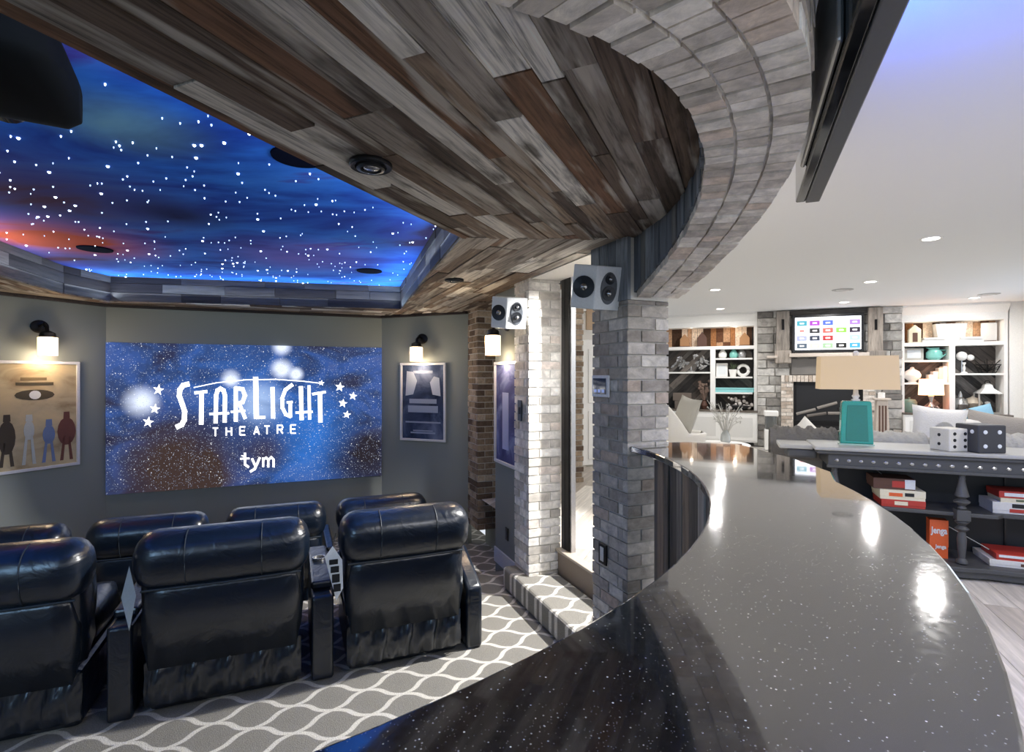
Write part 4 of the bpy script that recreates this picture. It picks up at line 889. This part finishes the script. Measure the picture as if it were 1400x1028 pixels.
# right bookcase
sR1=z_(1265,493.5)+.018; sR2=z_(1265,524.5)+.018; sRr=z_(1340,511.5)+.018; sRt=z_(1300,470)+.036
o=orn('picture_frame','grey-framed picture on the right bookcase beside the teal pitcher','picture frame',1249,sR1); obj('frame',B(-.16,.16,-.02,.02,0,.24),pillowg,o,bevel=.01); obj('mat_board',B(-.11,.11,-.023,-.02,.045,.2),paperw,o)
o=orn('pitcher','pale teal ceramic pitcher on the upper left shelf of the right bookcase','pitcher',1277,sR1); lat(o,'body',[(.08,0),(.13,.05),(.13,.15),(.08,.22),(.09,.24),(.08,.24)],tealp); obj('handle',G().tube([(.1,0,.2),(.18,0,.19),(.19,0,.12),(.12,0,.06)],.014,8),tealp,o,smooth=True); obj('spout',G().prism([(-.07,.2),(-.13,.25),(-.07,.24)],-.03,.03,Matrix.Rotation(R(90),4,'X')),tealp,o)
o=orn('tureen','white lidded tureen on the middle left shelf of the right bookcase','tureen',1247,sR2); lat(o,'bowl',[(.08,0),(.06,.03),(.14,.1),(.15,.15)],glassw); lat(o,'lid',[(.15,.15),(.12,.22),(.04,.27),(.03,.3),(.01,.31)],glassw)
for i,(px,hh_,lb) in enumerate(((1271,.16,'shortest leaning pale book on the right bookcase'),(1277,.22,'middle-height pale book on the right bookcase'),(1284,.29,'tall pale book left of the tallest on the right bookcase'),(1290,.32,'tallest pale book on the right bookcase'))):
    o=orn('book',lb,'book',px,sR2,'pale books on the right bookcase'); o.rotation_euler=(0,0,ANG_H); obj('cover',B(-.035,.035,-.1,.1,0,hh_),plain('book_cover_%d'%i,['d8d4cc','e6e3dd','cfc8bd','ebe8e2'][i],.6),o,bevel=.004); obj('pages',B(-.028,.028,-.095,.103,.008,hh_-.006),paperw,o)
o=orn('storage_jar','muted green canister low on the right bookcase left of the lamp','jar',1243,zc2); lat(o,'body',[(.12,0),(.13,.02),(.13,.2),(.11,.22)],plain('sage_ceramic','7f9a8c',.4)); lat(o,'lid',[(.12,.22),(.1,.25),(.02,.26),(.02,.29)],MATS['sage_ceramic'])
o=orn('table_lamp','lit table lamp with glowing peach shade on the right bookcase counter','lamp',1273,zc2,y=HY-.05)
lat(o,'base',[(.12,0),(.12,.03),(.04,.06),(.03,.1),(.07,.13),(.03,.18),(.02,.22)],silver)
g=G()
for i in range(8): a=2*PI*i/8; g.tube([(0,0,.05),(.1*math.cos(a),.1*math.sin(a),.13),(.15*math.cos(a),.15*math.sin(a),.06)],.012,5)
obj('base_scrolls',g,silver,o,smooth=True)
Zs0=z_(1273,540)-zc2; Zs1=z_(1273,518)-zc2; ws=(HX(1291,HY)-HX(1255,HY))/2
obj('lamp_shade',G().lathe([(ws,Zs0),(ws*.93,Zs1),(ws*.92,Zs1),(ws*.985,Zs0)],(0,0,0),28,None,1,.5),shadelit,o,smooth=True)
for s in (-.13,.13): obj('bulb',G().sphere((s,-.0,(Zs0+Zs1)/2),.05,10,8,1,1,1.5),bulbm,o)
obj('neck',G().lathe([(.02,.2),(.05,Zs0-.02),(.02,Zs0+.02)],(0,0,0),12),silver,o)
l=lamp('table_lamp_light','POINT',tuple(H(HX(1273,HY-.05),HY-.05,zc2+(Zs0+Zs1)/2-.12)),10,(1,.7,.45),.06)
for px,lb,pf in ((1313,'mercury glass finial bottle, left of the pair on the right bookcase counter',[(.07,0),(.05,.03),(.1,.08),(.15,.17),(.11,.26),(.04,.31),(.03,.36),(.01,.42)]),(1330,'round mottled finial on a stem, right of the pair on the right bookcase counter',[(.08,0),(.03,.03),(.03,.08),(.1,.11),(.15,.2),(.1,.28),(.03,.31),(.01,.33)])):
    o=orn('finial_ornament',lb,'ornament',px,zc2,'finials on the right bookcase'); lat(o,'body',pf,silver if px==1313 else plain('mottled_silver','b5aa9a',.4,.3,bump=.6,bscale=30),18); lat(o,'foot',[(.09,0),(.085,.015),(.06,.02)],silver)
o=orn('lantern','white-roofed metal candle lantern on the right bookcase counter','lantern',1350,zc2); HL=z_(1350,521)-zc2; a=.17
for sx in (-a,a):
    for sy in (-.13,.1): obj('corner_post',B(sx-.012,sx+.012,sy-.012,sy+.012,0,HL*.62),plain('aged_white_metal','a8a39b',.6) if 'aged_white_metal' not in MATS else MATS['aged_white_metal'],o)
obj('floor_plate',B(-a-.02,a+.02,-.15,.12,0,.025),MATS['aged_white_metal'],o); obj('roof',G().lathe([(.24,HL*.62),(.17,HL*.7),(.1,HL*.78),(.08,HL*.88),(.03,HL*.93)],(0,0,0),4,Matrix.Rotation(R(45),4,'Z')),glassw,o); obj('ring_handle',G().tube([(.04*math.cos(2*PI*i/12),0,HL*.95+.04*math.sin(2*PI*i/12)) for i in range(13)],.008,5),blackm,o)
obj('candle',G().lathe([(.04,.025),(.04,.22),(.005,.23)],(0,0,0),12),creamfab,o)
o=orn('candlestick','thin silver candlestick on the upper right shelf of the right bookcase','candlestick',1318,sRr); lat(o,'stem',[(.06,0),(.05,.02),(.015,.04),(.025,.1),(.012,.15),(.03,.19),(.03,.21)],glassw)
o=orn('shell_ornament','white round shell ornaments leaning on the upper right bay back','ornament',1322,sRr+.0); g=G(); g.sphere((-.08,0,.33),.09); g.sphere((.06,.02,.3),.06); obj('shells',g,glassw,o,smooth='all'); obj('stand',G().tube([(-.08,0,0),(-.08,0,.3)],.01,5),silver,o)
o=orn('wire_basket','dark wire basket with twigs on the upper right shelf of the right bookcase','basket',1350,sRr); g=G()
for i in range(10): a=2*PI*i/10; g.tube([(.12*math.cos(a),.1*math.sin(a),0),(.2*math.cos(a),.15*math.sin(a),.16)],.006,4)
for r,zz in ((.12,0),(.16,.08),(.2,.16)): g.tube([(r*math.cos(2*PI*i/16),r*.75*math.sin(2*PI*i/16),zz) for i in range(17)],.007,4)
for i in range(14): a=random.uniform(0,6.28); g.tube([(0,0,.03),(.2*math.cos(a),.1*math.sin(a),.12+.16*random.random())],.006,4)
obj('wires',g,blackm,o); lat(o,'base',[(.12,0),(.12,.008),(.05,.01)],blackm)
o=orn('planter_box','white ribbed planter standing centrally in the right bookcase top bay','planter',1298,sRt); obj('body',G().prism([(-.2,0),(.2,0),(.25,.36),(-.25,.36)],-.1,.1,Matrix.Rotation(R(90),4,'X')),marble,o,bevel=.008)
for s in (-.1,.0,.1): obj('rib',B(s-.012,s+.012,-.112,-.1,.01,.35),white,o)
for px,lb in ((1275,'stack of flat white books left of the ribbed planter'),(1325,'stack of flat white books right of the ribbed planter')):
    for i in range(2):
        o=orn('book',('lower' if i==0 else 'upper')+' flat white book '+lb.split('books ')[1]+' in the bookcase','book',px,sRt+i*.05,'flat books in the top bay'); obj('cover',B(-.2+i*.03,.18-i*.02,-.12,.12,0,.045),plain('flat_cover_%d_%d'%(px,i),'dcd9d3' if i else 'c9c4bc',.6),o,bevel=.004); obj('pages',B(-.19+i*.03,.182-i*.02,-.123,.11,.006,.039),paperw,o)
o=orn('wooden_ornament','small cream house-shaped lantern at the left of the right bookcase top bay','ornament',1250,sRt); obj('body',G().prism([(-.1,0),(.1,0),(.1,.26),(0,.36),(-.1,.26)],-.05,.05,Matrix.Rotation(R(90),4,'X')),cream,o,bevel=.006); obj('doorway',B(-.04,.04,-.055,-.05,.02,.2),brown,o)
o=orn('framed_sign','small cream panel standing at the right of the right bookcase top bay','ornament',1352,sRt); obj('panel',B(-.12,.12,-.015,.015,0,.36),marble,o,bevel=.01); obj('stand',B(-.1,.1,-.04,.04,0,.02),brown,o)
# right-hand wall, window and black wall speaker at the frame edge
struct('wall_right_family',B(s3+.28,s3+.38,5.2,HY+.5,0,FCZ),creamwall,rot=(0,0,ANG_H))
struct('trim_6',B(s3,s3+.28,HY-.02,HY+.45,0,FCZ),white,rot=(0,0,ANG_H))
wn=struct('window_1',B(s3+.265,s3+.28,8.6,11.8,.5,2.2),plain('window_frame_white','eef1f5',.4),rot=(0,0,ANG_H)); obj('pane',B(s3+.255,s3+.265,8.7,11.7,.6,2.1),plain('daylit_blind','cfe0f5',.6,emit=1.3),wn)
o=thing('wall_speaker','black box speaker high on the far wall at the right frame edge','speaker',tuple(H(s3+.24,HY-.9,z_(1395,452,HY-.9))),ANG_H); obj('cabinet',B(-.2,.03,-.2,.2,0,.42),black,o,bevel=.01); obj('grille',B(-.19,-.02,-.206,-.2,.02,.4),darkgrey,o); obj('bracket',B(.02,.04,-.05,.05,.15,.25),blackm,o)
# downlights
for i,p in enumerate(DL):
    lb=['nearest and largest','large','near left','small left','small one above the wall television','small right-hand'][i]
    o=thing('downlight','%s round recessed downlight in the white ceiling'%lb if i!=4 else 'small round recessed downlight just above the wall television','ceiling light',tuple(p),0,'recessed downlights in the white ceiling')
    obj('trim_ring',G().lathe([(.07,-.004),(.095,-.008),(.1,0)],(0,0,0),28),white,o,smooth=True); obj('lens',G().lathe([(.001,-.005),(.07,-.006),(.075,-.0)],(0,0,0),24),ledm,o)
for px,py,lb in ((1152,396,'nearer flat round air vent in the white ceiling'),(1352,402,'flat air vent near the right-hand bookcase')):
    q=SP(px,py,FCZ); o=thing('ceiling_vent',lb,'vent',(q[0],q[1],FCZ),0); obj('frame',G().lathe([(.13,-.01),(.15,-.006),(.15,0)],(0,0,0),24),plain('vent_grey_%d'%px,'b9b7b4',.6),o); obj('louvre',B(-.1,.1,-.01,.01,-.016,-.01),white,o)

# ================================================================== FURNITURE IN THE FAMILY ROOM
CY=4.84; CT=CAMZ-.5625
con=thing('console_table','long dark grey carved console table with turned legs and two shelves','table',tuple(H(0,0,0)),ANG_H)
cx0=HX(1121,CY); cx1=3.0
topm=plain('grey_washed_top','a8a7a4',.45,bump=.3,bscale=18)
obj('tabletop',B(cx0-.04,cx1,CY-.03,CY+.5,CT-.03,CT),topm,con,bevel=.01,seg=3)
obj('top_moulding',B(cx0-.02,cx1,CY-.01,CY+.48,CT-.06,CT-.03),darkgrey,con,bevel=.012,seg=3)
ap0=CT-.155
obj('apron',B(cx0+.06,cx1,CY+.02,CY+.46,ap0,CT-.06),darkgrey,con,bevel=.004); obj('apron_bead',B(cx0+.05,cx1,CY+.005,CY+.03,ap0-.012,ap0+.01),darkgrey,con,bevel=.004)
g=G(); x=cx0+.12
while x<cx1: g.sphere((x,CY+.018,(ap0+CT-.06)/2),.011,8,5,1.6,.8,1.2); x+=.082
obj('rosettes',g,silver,con)['kind']='stuff'
obj('end_leaf',B(HX(1065,5.0),cx0-.03,CY+.12,CY+.46,CT-.045,CT-.01),topm,con,bevel=.008); obj('end_apron',B(HX(1075,5.0),cx0-.0,CY+.14,CY+.44,CT-.12,CT-.045),darkgrey,con,bevel=.02)
zsh_=CAMZ+(514-703)/F*H(HX(1300,CY),CY).y; zbs=CAMZ+(514-776)/F*H(HX(1330,CY),CY).y
def scallop(x0,x1,z0,z1,y0,y1,mat,par,name):
    n=40; P=[]
    for i in range(n+1):
        x=x0+(x1-x0)*i/n; P.append((x,y0-.03*max(0,math.sin((x-x0)*9))-.0))
    obj(name,G().prism(P+[(x1,y1),(x0,y1)],z0,z1),mat,par,bevel=.006)
obj('middle_shelf',G().prism([(cx0+.05,CY+.08),(HX(1372,CY),CY+.08),(HX(1372,CY)+.05,CY+.14),(cx1,CY+.14),(cx1,CY+.46),(cx0+.05,CY+.46)],zsh_-.03,zsh_),darkgrey,con,bevel=.006)
scallop(cx0,cx1,zbs-.035,zbs,CY+.0,CY+.48,darkgrey,con,'base_shelf'); scallop(cx0+.02,cx1,zbs-.085,zbs-.036,CY+.03,CY+.46,darkgrey,con,'base_skirt')
obj('back_panel',B(cx0+.08,cx1,CY+.44,CY+.46,zbs,ap0),darkback,con); obj('back_stile',B(HX(1372,CY+.44),HX(1375,CY+.44),CY+.425,CY+.44,zbs,ap0),black,con)
def turned(px,y=CY+.06):
    x=HX(px,y); Hh=ap0-zbs; pf=[(.02,0),(.035,.01),(.035,.03),(.02,.05),(.026,.12),(.03,.2),(.022,.26),(.045,.285),(.02,.31),(.045,.34),(.02,.365)]
    zm=zsh_-zbs
    low=[(r,z*zm*.9/.365) for r,z in pf]
    l=obj('leg',G().lathe(low,(x,y,zbs),16),darkgrey,con,smooth=True)
    obj('block',B(x-.042,x+.042,y-.042,y+.042,zsh_-.05,zsh_+.03),darkgrey,l,bevel=.004)
    up=[(.022,0),(.03,.012),(.02,.03),(.05,.06),(.05,.07),(.02,.09),(.045,.11),(.04,.13),(.028,.19),(.02,.24),(.024,.25),(.02,.262),(.024,.3)]; k_=(ap0-zsh_-.03)/.3
    obj('upper_turning',G().lathe([(r,z*k_) for r,z in up],(x,y,zsh_+.03),16),darkgrey,l,smooth=True)
turned(1315); turned(1141); 
x=cx1-.1
g=G(); 
bR=CY+.4
obj('brace_rod',G().tube([(HX(1197,CY+.3),CY+.3,CAMZ+(514-641)/F*H(HX(1197,CY+.3),CY+.3).y),(HX(1217,CY+.3),CY+.3,CAMZ+(514-660)/F*H(HX(1217,CY+.3),CY+.3).y)],.005,6),silver,con)
obj('brace_rod',G().tube([(HX(1297,CY+.2),CY+.2,CAMZ+(514-720)/F*H(HX(1297,CY+.2),CY+.2).y),(HX(1352,CY+.2),CY+.2,CAMZ+(514-751)/F*H(HX(1352,CY+.2),CY+.2).y)],.005,6),silver,con)
for zz in (0,): obj('foot',B(cx0+.05,cx0+.15,CY+.06,CY+.16,0,zbs-.085),darkgrey,con); obj('foot',B(HX(1375,CY),HX(1375,CY)+.1,CY+.06,CY+.16,0,zbs-.085),darkgrey,con)
# game boxes
def gbox(label,px0,px1,zb,hh_,y,dp,c,ang=0,print_=None):
    x0,x1=HX(px0,y),HX(px1,y); xc=(x0+x1)/2; o=thing('game_box',label,'box',tuple(H(xc,y,zb)),ANG_H+R(ang)); w_=(x1-x0)/2
    obj('tray',B(-w_+.003,w_-.003,.003,dp-.003,0,hh_*.5),c,o); obj('lid',B(-w_,w_,0,dp,hh_*.3,hh_),c,o,bevel=.002)
    if print_:
        for a,b_,za,zb_,m in print_: obj('printed_band',B(-w_+2*w_*a,-w_+2*w_*b_,-.0018,0,hh_*za,hh_*zb_),m,o)
    return o
def zat(px,y,py): return CAMZ+(514-py)/F*H(HX(px,y),y).y
yb=CY+.1
z=zsh_
gbox('red game box at the bottom of the left stack on the console shelf',1205,1266,z,.058,yb,.27,red,0,[(.3,.6,.3,.8,cream)]); z+=.058
gbox('cream game box in the middle of the left stack on the console shelf',1203,1266,z,.075,yb,.27,cream,0,[(.2,.5,.35,.7,orange),(.55,.75,.4,.75,ink)]); z+=.075
gbox('brown and white game box on top of the left stack',1194,1252,z,.085,yb+.02,.24,brown,0,[(.45,.75,.2,.8,red),(.75,.99,.1,.95,paperw)])
o=gbox('tall orange stacking-game box standing under the console shelf',1271,1297,zbs,zat(1284,yb+.06,711)-zbs,yb+.06,.08,orange,0)
zz=zat(1284,yb+.06,711)-zbs
def textmesh(name,txt,size,mat,parent,loc,sx=1):
    c=bpy.data.curves.new(name,'FONT'); c.body=txt; c.size=size; c.extrude=.001; c.align_x='CENTER'; c.align_y='CENTER'; c.offset=.004*size/.05*.3
    t=bpy.data.objects.new('tmp',c); COL.objects.link(t); dg=bpy.context.evaluated_depsgraph_get(); me=bpy.data.meshes.new_from_object(t.evaluated_get(dg)); bpy.data.objects.remove(t)
    me.materials.clear(); me.materials.append(mat); o=bpy.data.objects.new(name,me); COL.objects.link(o); o.parent=parent; o.location=loc; o.rotation_euler=(R(90),0,0); o.scale=(sx,1,1); return o
textmesh('lettering','Jenga',.07,paperw,o,(0,-.003,zz*.72),.68); textmesh('lettering','Jenga',.04,paperw,o,(.01,-.003,zz*.3),.8)
z=zsh_; yr=CY+.17
gbox('long white game box at the bottom of the right stack on the middle shelf',1357,1425,z,.085,yr,.24,marble,0,[(.35,.99,.15,.45,red),(.4,.9,.55,.9,ink)]); z+=.085
gbox('cream game box second in the right stack on the middle shelf',1368,1440,z,.035,yr,.22,cream,0,[(.3,.8,.3,.7,olive)]); z+=.035
gbox('red and white game box on top of the right middle-shelf stack',1366,1440,z,.05,yr-.01,.22,red,0,[(.1,.8,.25,.75,paperw)])
z=zbs
gbox('white flat game box low on the console base shelf, under a red one',1353,1440,z,.05,yb,.3,marble,0,[(.5,.9,.3,.7,brown)]); z+=.05
gbox('red and white flat game box on top of the white one on the base shelf',1362,1440,z,.045,yb+.0,.26,red,0,[(.05,.8,.45,.85,paperw)])
# dice
def die(label,px,py,s,rz,mb,md,faces):
    y=CY+.12; x=HX(px,y); o=thing('decorative_die',label,'die',tuple(H(x,y,CT)),ANG_H+R(rz)); b=obj('cube',B(-s/2,s/2,-s/2,s/2,0,s),mb,o,bevel=s*.05,seg=3)
    pat={1:[(0,0)],2:[(-.25,.25),(.25,-.25)],4:[(-.25,-.25),(-.25,.25),(.25,-.25),(.25,.25)],6:[(-.25,-.28),(-.25,0),(-.25,.28),(.25,-.28),(.25,0),(.25,.28)],22:[(0,.2),(0,-.2)]}
    for face,n in faces:
        for u,v in pat[n]:
            if face=='f': M_=Matrix.Translation((u*s,-s/2,s/2+v*s))@Matrix.Rotation(R(90),4,'X')
            else: M_=Matrix.Translation((-s/2,u*s,s/2+v*s))@Matrix.Rotation(R(-90),4,'Y')
            obj('pip',G().lathe([(s*.075,-.001),(s*.07,.003),(s*.02,.004)],(0,0,0),12,M_),md,o)
die('large off-white die with dark pips on the console table',1298,0,.17,28,plain('ivory_die','d8d4ca',.5),ink,(('f',6),('l',22)))
die('larger charcoal die with white pips beside the off-white one',1340,0,.205,22,plain('charcoal_die','3a3b40',.5),paperw,(('f',4),('l',2)))
# lamp on console
ly=CY+.22; lx=HX(1170,ly); lp=thing('table_lamp','table lamp with turquoise ceramic base and beige linen shade on the console','lamp',tuple(H(lx,ly,CT)),ANG_H)
ppm=F/H(lx,ly).y
zb=lambda py:(514-py)/ppm+CAMZ-CT
bw_=19/ppm; z1_=zb(548)
obj('ceramic_base',G().prism([(-bw_*1.02,.012),(bw_*1.02,.012),(bw_*.9,z1_-.015),(bw_*.82,z1_),(-bw_*.82,z1_),(-bw_*.9,z1_-.015)],-.045,.045,Matrix.Rotation(R(90),4,'X')),teal,lp,bevel=.008)
obj('inset_panel',G().prism([(-bw_*.7,.035),(bw_*.7,.035),(bw_*.6,z1_-.035),(-bw_*.6,z1_-.035)],.045,.049,Matrix.Rotation(R(90),4,'X')),plain('deep_teal','157d73',.2,coat=.5),lp,bevel=.002)
obj('plinth',B(-bw_*1.05,bw_*1.05,-.05,.05,0,.012),plain('pale_green_glaze','a8c9bb',.3),lp)
obj('neck',G().lathe([(.03,z1_),(.034,z1_+.012),(.018,z1_+.02),(.03,z1_+.04),(.02,z1_+.055),(.012,zb(520))],(0,0,0),16),glassw,lp,smooth=True)
a=45.5/ppm; c0=zb(532); c1=zb(487)
obj('lamp_shade',G().add([(-a,-.13,c0),(a,-.13,c0),(a,.13,c0),(-a,.13,c0),(-a*.97,-.12,c1),(a*.97,-.12,c1),(a*.97,.12,c1),(-a*.97,.12,c1)],[(0,1,5,4),(1,2,6,5),(2,3,7,6),(3,0,4,7)]),plain('glowing_linen','c9b18f',.9,emit=.28),lp)
o_=lp.children[-1]; md=o_.modifiers.new('sol','SOLIDIFY'); md.thickness=.004
obj('finial',G().lathe([(.004,c0),(.004,c1),(.02,c1+.005),(.024,c1+.03),(.01,c1+.045)],(0,0,0),12),glassw,lp,smooth=True)
# sofa and soft things behind the console
sy=CY+.56; sf=thing('sofa','long grey upholstered sofa whose back rises behind the console table','sofa',tuple(H(0,0,0)),ANG_H)
sx0=HX(1050,5.9); zsb=zat(1250,sy,600)
obj('back',G().loft(sx0,4.2,profile(sy+.14,zsb-.32,.13,.32,18,4),16,.12),greyfab,sf,smooth='all'); obj('seat',G().loft(sx0,4.2,profile(sy+.6,.38,.45,.14,18,4),12,.1),greyfab,sf,smooth='all'); obj('base',B(sx0+.05,4.15,sy+.05,sy+1.0,.06,.3),greyfab,sf,bevel=.02); obj('arm',G().loft(sx0-.02,sx0+.22,profile(sy+.5,.45,.5,.22,16,4),6,.05),greyfab,sf,smooth='all')
for q in ((sx0+.1,sy+.1),(sx0+.1,sy+.9),(4.0,sy+.1),(4.0,sy+.9)): obj('foot',B(q[0]-.03,q[0]+.03,q[1]-.03,q[1]+.03,0,.07),blackm,sf)
def blanket(label,px0,px1,mat,amp,yo=0,zo=0,dp=.17,hh_=.07):
    y=sy+.12+yo; x0,x1=HX(px0,y),HX(px1,y); n=48; m=10; g=G(); vs=[]
    for i in range(n+1):
        x=x0+(x1-x0)*i/n
        for j in range(m+1):
            t=PI*j/m; vs.append((x,y-dp*math.cos(t),zsb-.22+zo+(.2+hh_)*math.sin(t)**.5+amp*math.sin(i*.9+j*1.7)*math.sin(i*.37)*math.sin(t)))
    g.add(vs,[(i*(m+1)+j,(i+1)*(m+1)+j,(i+1)*(m+1)+j+1,i*(m+1)+j+1) for i in range(n) for j in range(m)])
    o=obj('throw_blanket',g,mat,None,rot=(0,0,ANG_H),smooth='all'); tag(o,label,'blanket'); md=o.modifiers.new('s','SOLIDIFY'); md.thickness=.02; return o
blanket('shaggy grey fur throw over the left end of the sofa back',1052,1142,furm,.03)
blanket('pale grey throw draped along the sofa back behind the turquoise lamp',1146,1262,plain('pale_throw','a8a6a2',.95,bump=.6,bscale=50),.02,.0,-.01)
blanket('light grey rumpled throw on the sofa back right of the dice',1352,1450,MATS['pale_throw'],.025,0,0)
def cushion(label,px,y,zc_,w_,h_,mat,rx=12,rz=0,roll=0,stripes=None):
    o=thing('cushion',label,'cushion',tuple(H(HX(px,y),y,zc_)),ANG_H+R(rz)); n=14; vs=[]
    for side in (1,-1):
        for i in range(n+1):
            for j in range(n+1):
                u=2*i/n-1;v=2*j/n-1; th=.075*((1-u*u)*(1-v*v))**.5; pin=1-.1*(1-abs(u*v))*0; k_=1-.09*(math.cos(u*PI/2)*abs(v)**3+math.cos(v*PI/2)*abs(u)**3)
                vs.append((u*w_/2*k_,side*th,v*h_/2*k_))
    q=(n+1)**2; fs=[]
    for i in range(n):
        for j in range(n):
            a=i*(n+1)+j; fs+=[(a,a+n+1,a+n+2,a+1),(q+a,q+a+1,q+a+n+2,q+a+n+1)]
    g=G().add(vs,fs); b=obj('cover',g,mat,o,smooth='all'); b.rotation_euler=(R(-rx),R(roll),0)
    if stripes:
        for sv in (-.25,0,.22):
            g=G(); vv=[]
            for i in range(n+1):
                u=(2*i/n-1)*.9
                for dv in (-.04,.04):
                    v=sv+dv; th=.075*((1-u*u)*(1-v*v))**.5+.003; vv.append((u*w_/2*.97,-th,v*h_/2))
            g.add(vv,[(2*i,2*i+2,2*i+3,2*i+1) for i in range(n)]); s_=obj('stripe',g,stripes,b,smooth='all')
    return o
yc=sy+.50
cushion('white cushion with a grey emblem behind the off-white die',1283,yc,zat(1283,yc,586),.42,.40,creamfab,10,0,6)
em=COL.objects[-1] if False else None
o=[x for x in COL.objects if x.get('label','')=='white cushion with a grey emblem behind the off-white die'][0]; obj('emblem',G().lathe([(.07,0),(.065,.004),(.03,.005)],(0,0,0),14,Matrix.Translation((.02,-.085,0))@Matrix.Rotation(R(90),4,'X')),pillowg,o)
cushion('pale blue cushion with darker stripes, tilted behind the charcoal die',1325,yc+.34,zat(1325,yc+.34,580),.46,.34,pillowb,30,0,-14,plain('blue_stripe','4b7f9e',.9))
cushion('plain off-white cushion between the emblem cushion and striped one',1316,yc+.12,zat(1316,yc+.12,594),.44,.32,plain('offwhite_cushion','dcd8d1',.9),14,0,4)
cushion('grey-brown cushion at the right behind the charcoal die',1366,yc+.15,zat(1366,yc+.15,590),.5,.34,plain('taupe_cushion','9c958c',.9,bump=.3,bscale=90),20,0,10)
cushion('small white cushion peeking over the sofa in front of the firebox',1108,yc+.6,zat(1108,yc+.6,598),.4,.26,creamfab,10,0,45)
# small lantern pedestal right of the fireplace, glass hurricane left
py_=HY-.55
o=thing('candle_pillar','tall pale carved candle pillar right of the firebox','candle holder',tuple(H(HX(1205,py_),py_,0)),ANG_H); zt_=z_(1205,547,py_)
obj('shaft',G().prism([(-.13,0),(.13,0),(.085,zt_),(-.085,zt_)],-.09,.09,Matrix.Rotation(R(90),4,'X')),pinkbrick,o,bevel=.01); obj('cap',B(-.13,.13,-.13,.13,zt_,zt_+.04),pinkbrick,o,bevel=.01); obj('candle',G().lathe([(.06,0),(.06,.1),(.01,.11)],(0,0,zt_+.04),14),glassw,o)
for s in (-.05,0,.05): obj('flute',B(s-.012,s+.012,-.1,-.088,.15,zt_-.1),brown,o)
o=thing('hurricane_lamp','white-topped grey hurricane lantern left of the brick surround','lantern',tuple(H(HX(1054,py_),py_,0)),ANG_H); zt_=z_(1054,572,py_)
obj('pedestal',B(-.12,.12,-.12,.12,0,zt_-.22),white,o,bevel=.01); obj('glass',G().lathe([(.1,zt_-.22),(.12,zt_-.1),(.11,zt_+.05),(.1,zt_+.05)],(0,0,0),16),plain('smoked_glass','8d908f',.1,trans=.6),o,smooth=True); obj('top',B(-.13,.13,-.13,.13,zt_+.05,zt_+.16),white,o,bevel=.02)
# white swivel armchair
ay=7.5; ac=thing('armchair','white sculpted armchair with a grey pillow left of the coffee table','chair',tuple(H(HX(933,ay),ay,0)),ANG_H+R(15)); ac.scale=(.72,.72,1); za=z_(940,548,ay); zs_=z_(945,596,ay)
g=G(); n=20; vs=[]
for i in range(n+1):
    a=R(20+320*i/n); back=abs(math.cos(a/2)) ; hgt=zs_+.04+(za-zs_-.04)*max(0,-math.cos(a))**.7 if math.cos(a)<0 else zs_+.04
    for j,(rr,zz) in enumerate(((.30,.14),(.36,.3),(.42,zs_),(.44,hgt),(.40,hgt+.02),(.36,hgt-.02),(.33,zs_))): vs.append((rr*math.cos(a),rr*math.sin(a),zz))
g.add(vs,[(i*7+j,(i+1)*7+j,(i+1)*7+j+1,i*7+j+1) for i in range(n) for j in range(6)]); obj('shell',g,creamfab,ac,smooth='all')
obj('seat',G().lathe([(.3,.15),(.36,.3),(.36,zs_-.04),(.33,zs_+.02),(.02,zs_+.03)],(0,0,0),24),creamfab,ac,smooth=True); obj('swivel_base',G().lathe([(.28,0),(.28,.03),(.05,.05),(.05,.15)],(0,0,0),20),silver,ac,smooth=True)
cushion('grey pillow propped on the white armchair',938,ay-.0,(za+zs_)/2+.05,.44,za-zs_+.02,pillowg,16,-50,8)
# coffee table with vase of pale branches
ty_=9.2; ct=thing('coffee_table','low white round coffee table behind the bar counter end','table',tuple(H(HX(985,ty_),ty_,0)),ANG_H); zt_=z_(990,606,ty_)
obj('top',G().lathe([(.42,0),(.45,.015),(.45,.03),(.42,.045)],(0,0,zt_-.045),32),white,ct,smooth=True); obj('pedestal',G().lathe([(.3,0),(.28,.03),(.08,.08),(.08,zt_-.05)],(0,0,0),20),white,ct,smooth=True)
va=thing('vase_of_branches','pale vase of silvery branches on the white coffee table','vase',tuple(H(HX(992,ty_),ty_,zt_)),ANG_H); zv=z_(990,545,ty_)-zt_
obj('vase',G().lathe([(.05,0),(.08,.04),(.07,.14),(.04,.2),(.045,.22)],(0,0,0),16),plain('pale_glass_vase','cfd3d2',.1,trans=.4),va,smooth=True)
g=G()
for i in range(26):
    a=random.uniform(0,6.28); tip=Vector((math.cos(a)*random.uniform(.05,.34),math.sin(a)*.2,random.uniform(.5,1)*zv)); mid=tip*.5+Vector((0,0,.12)); g.tube([(0,0,.1),mid,tip],.004,4)
    for k_ in range(4):
        c=mid.lerp(tip,random.random()); d=Vector((random.gauss(0,1),random.gauss(0,1),random.gauss(0,1))).normalized()*.03; g.add([c,c+d+Vector((.01,0,0)),c+d*1.6,c+d-Vector((.01,0,.01))],[(0,1,2,3)])
obj('branches',g,branchm,va)
ot=thing('tray','small brown wooden tray on the coffee table','tray',tuple(H(HX(1000,ty_-.25),ty_-.25,zt_)),ANG_H); obj('board',B(-.13,.13,-.08,.08,0,.025),brown,ot,bevel=.005); obj('handle',B(.13,.15,-.03,.03,.01,.03),brown,ot)
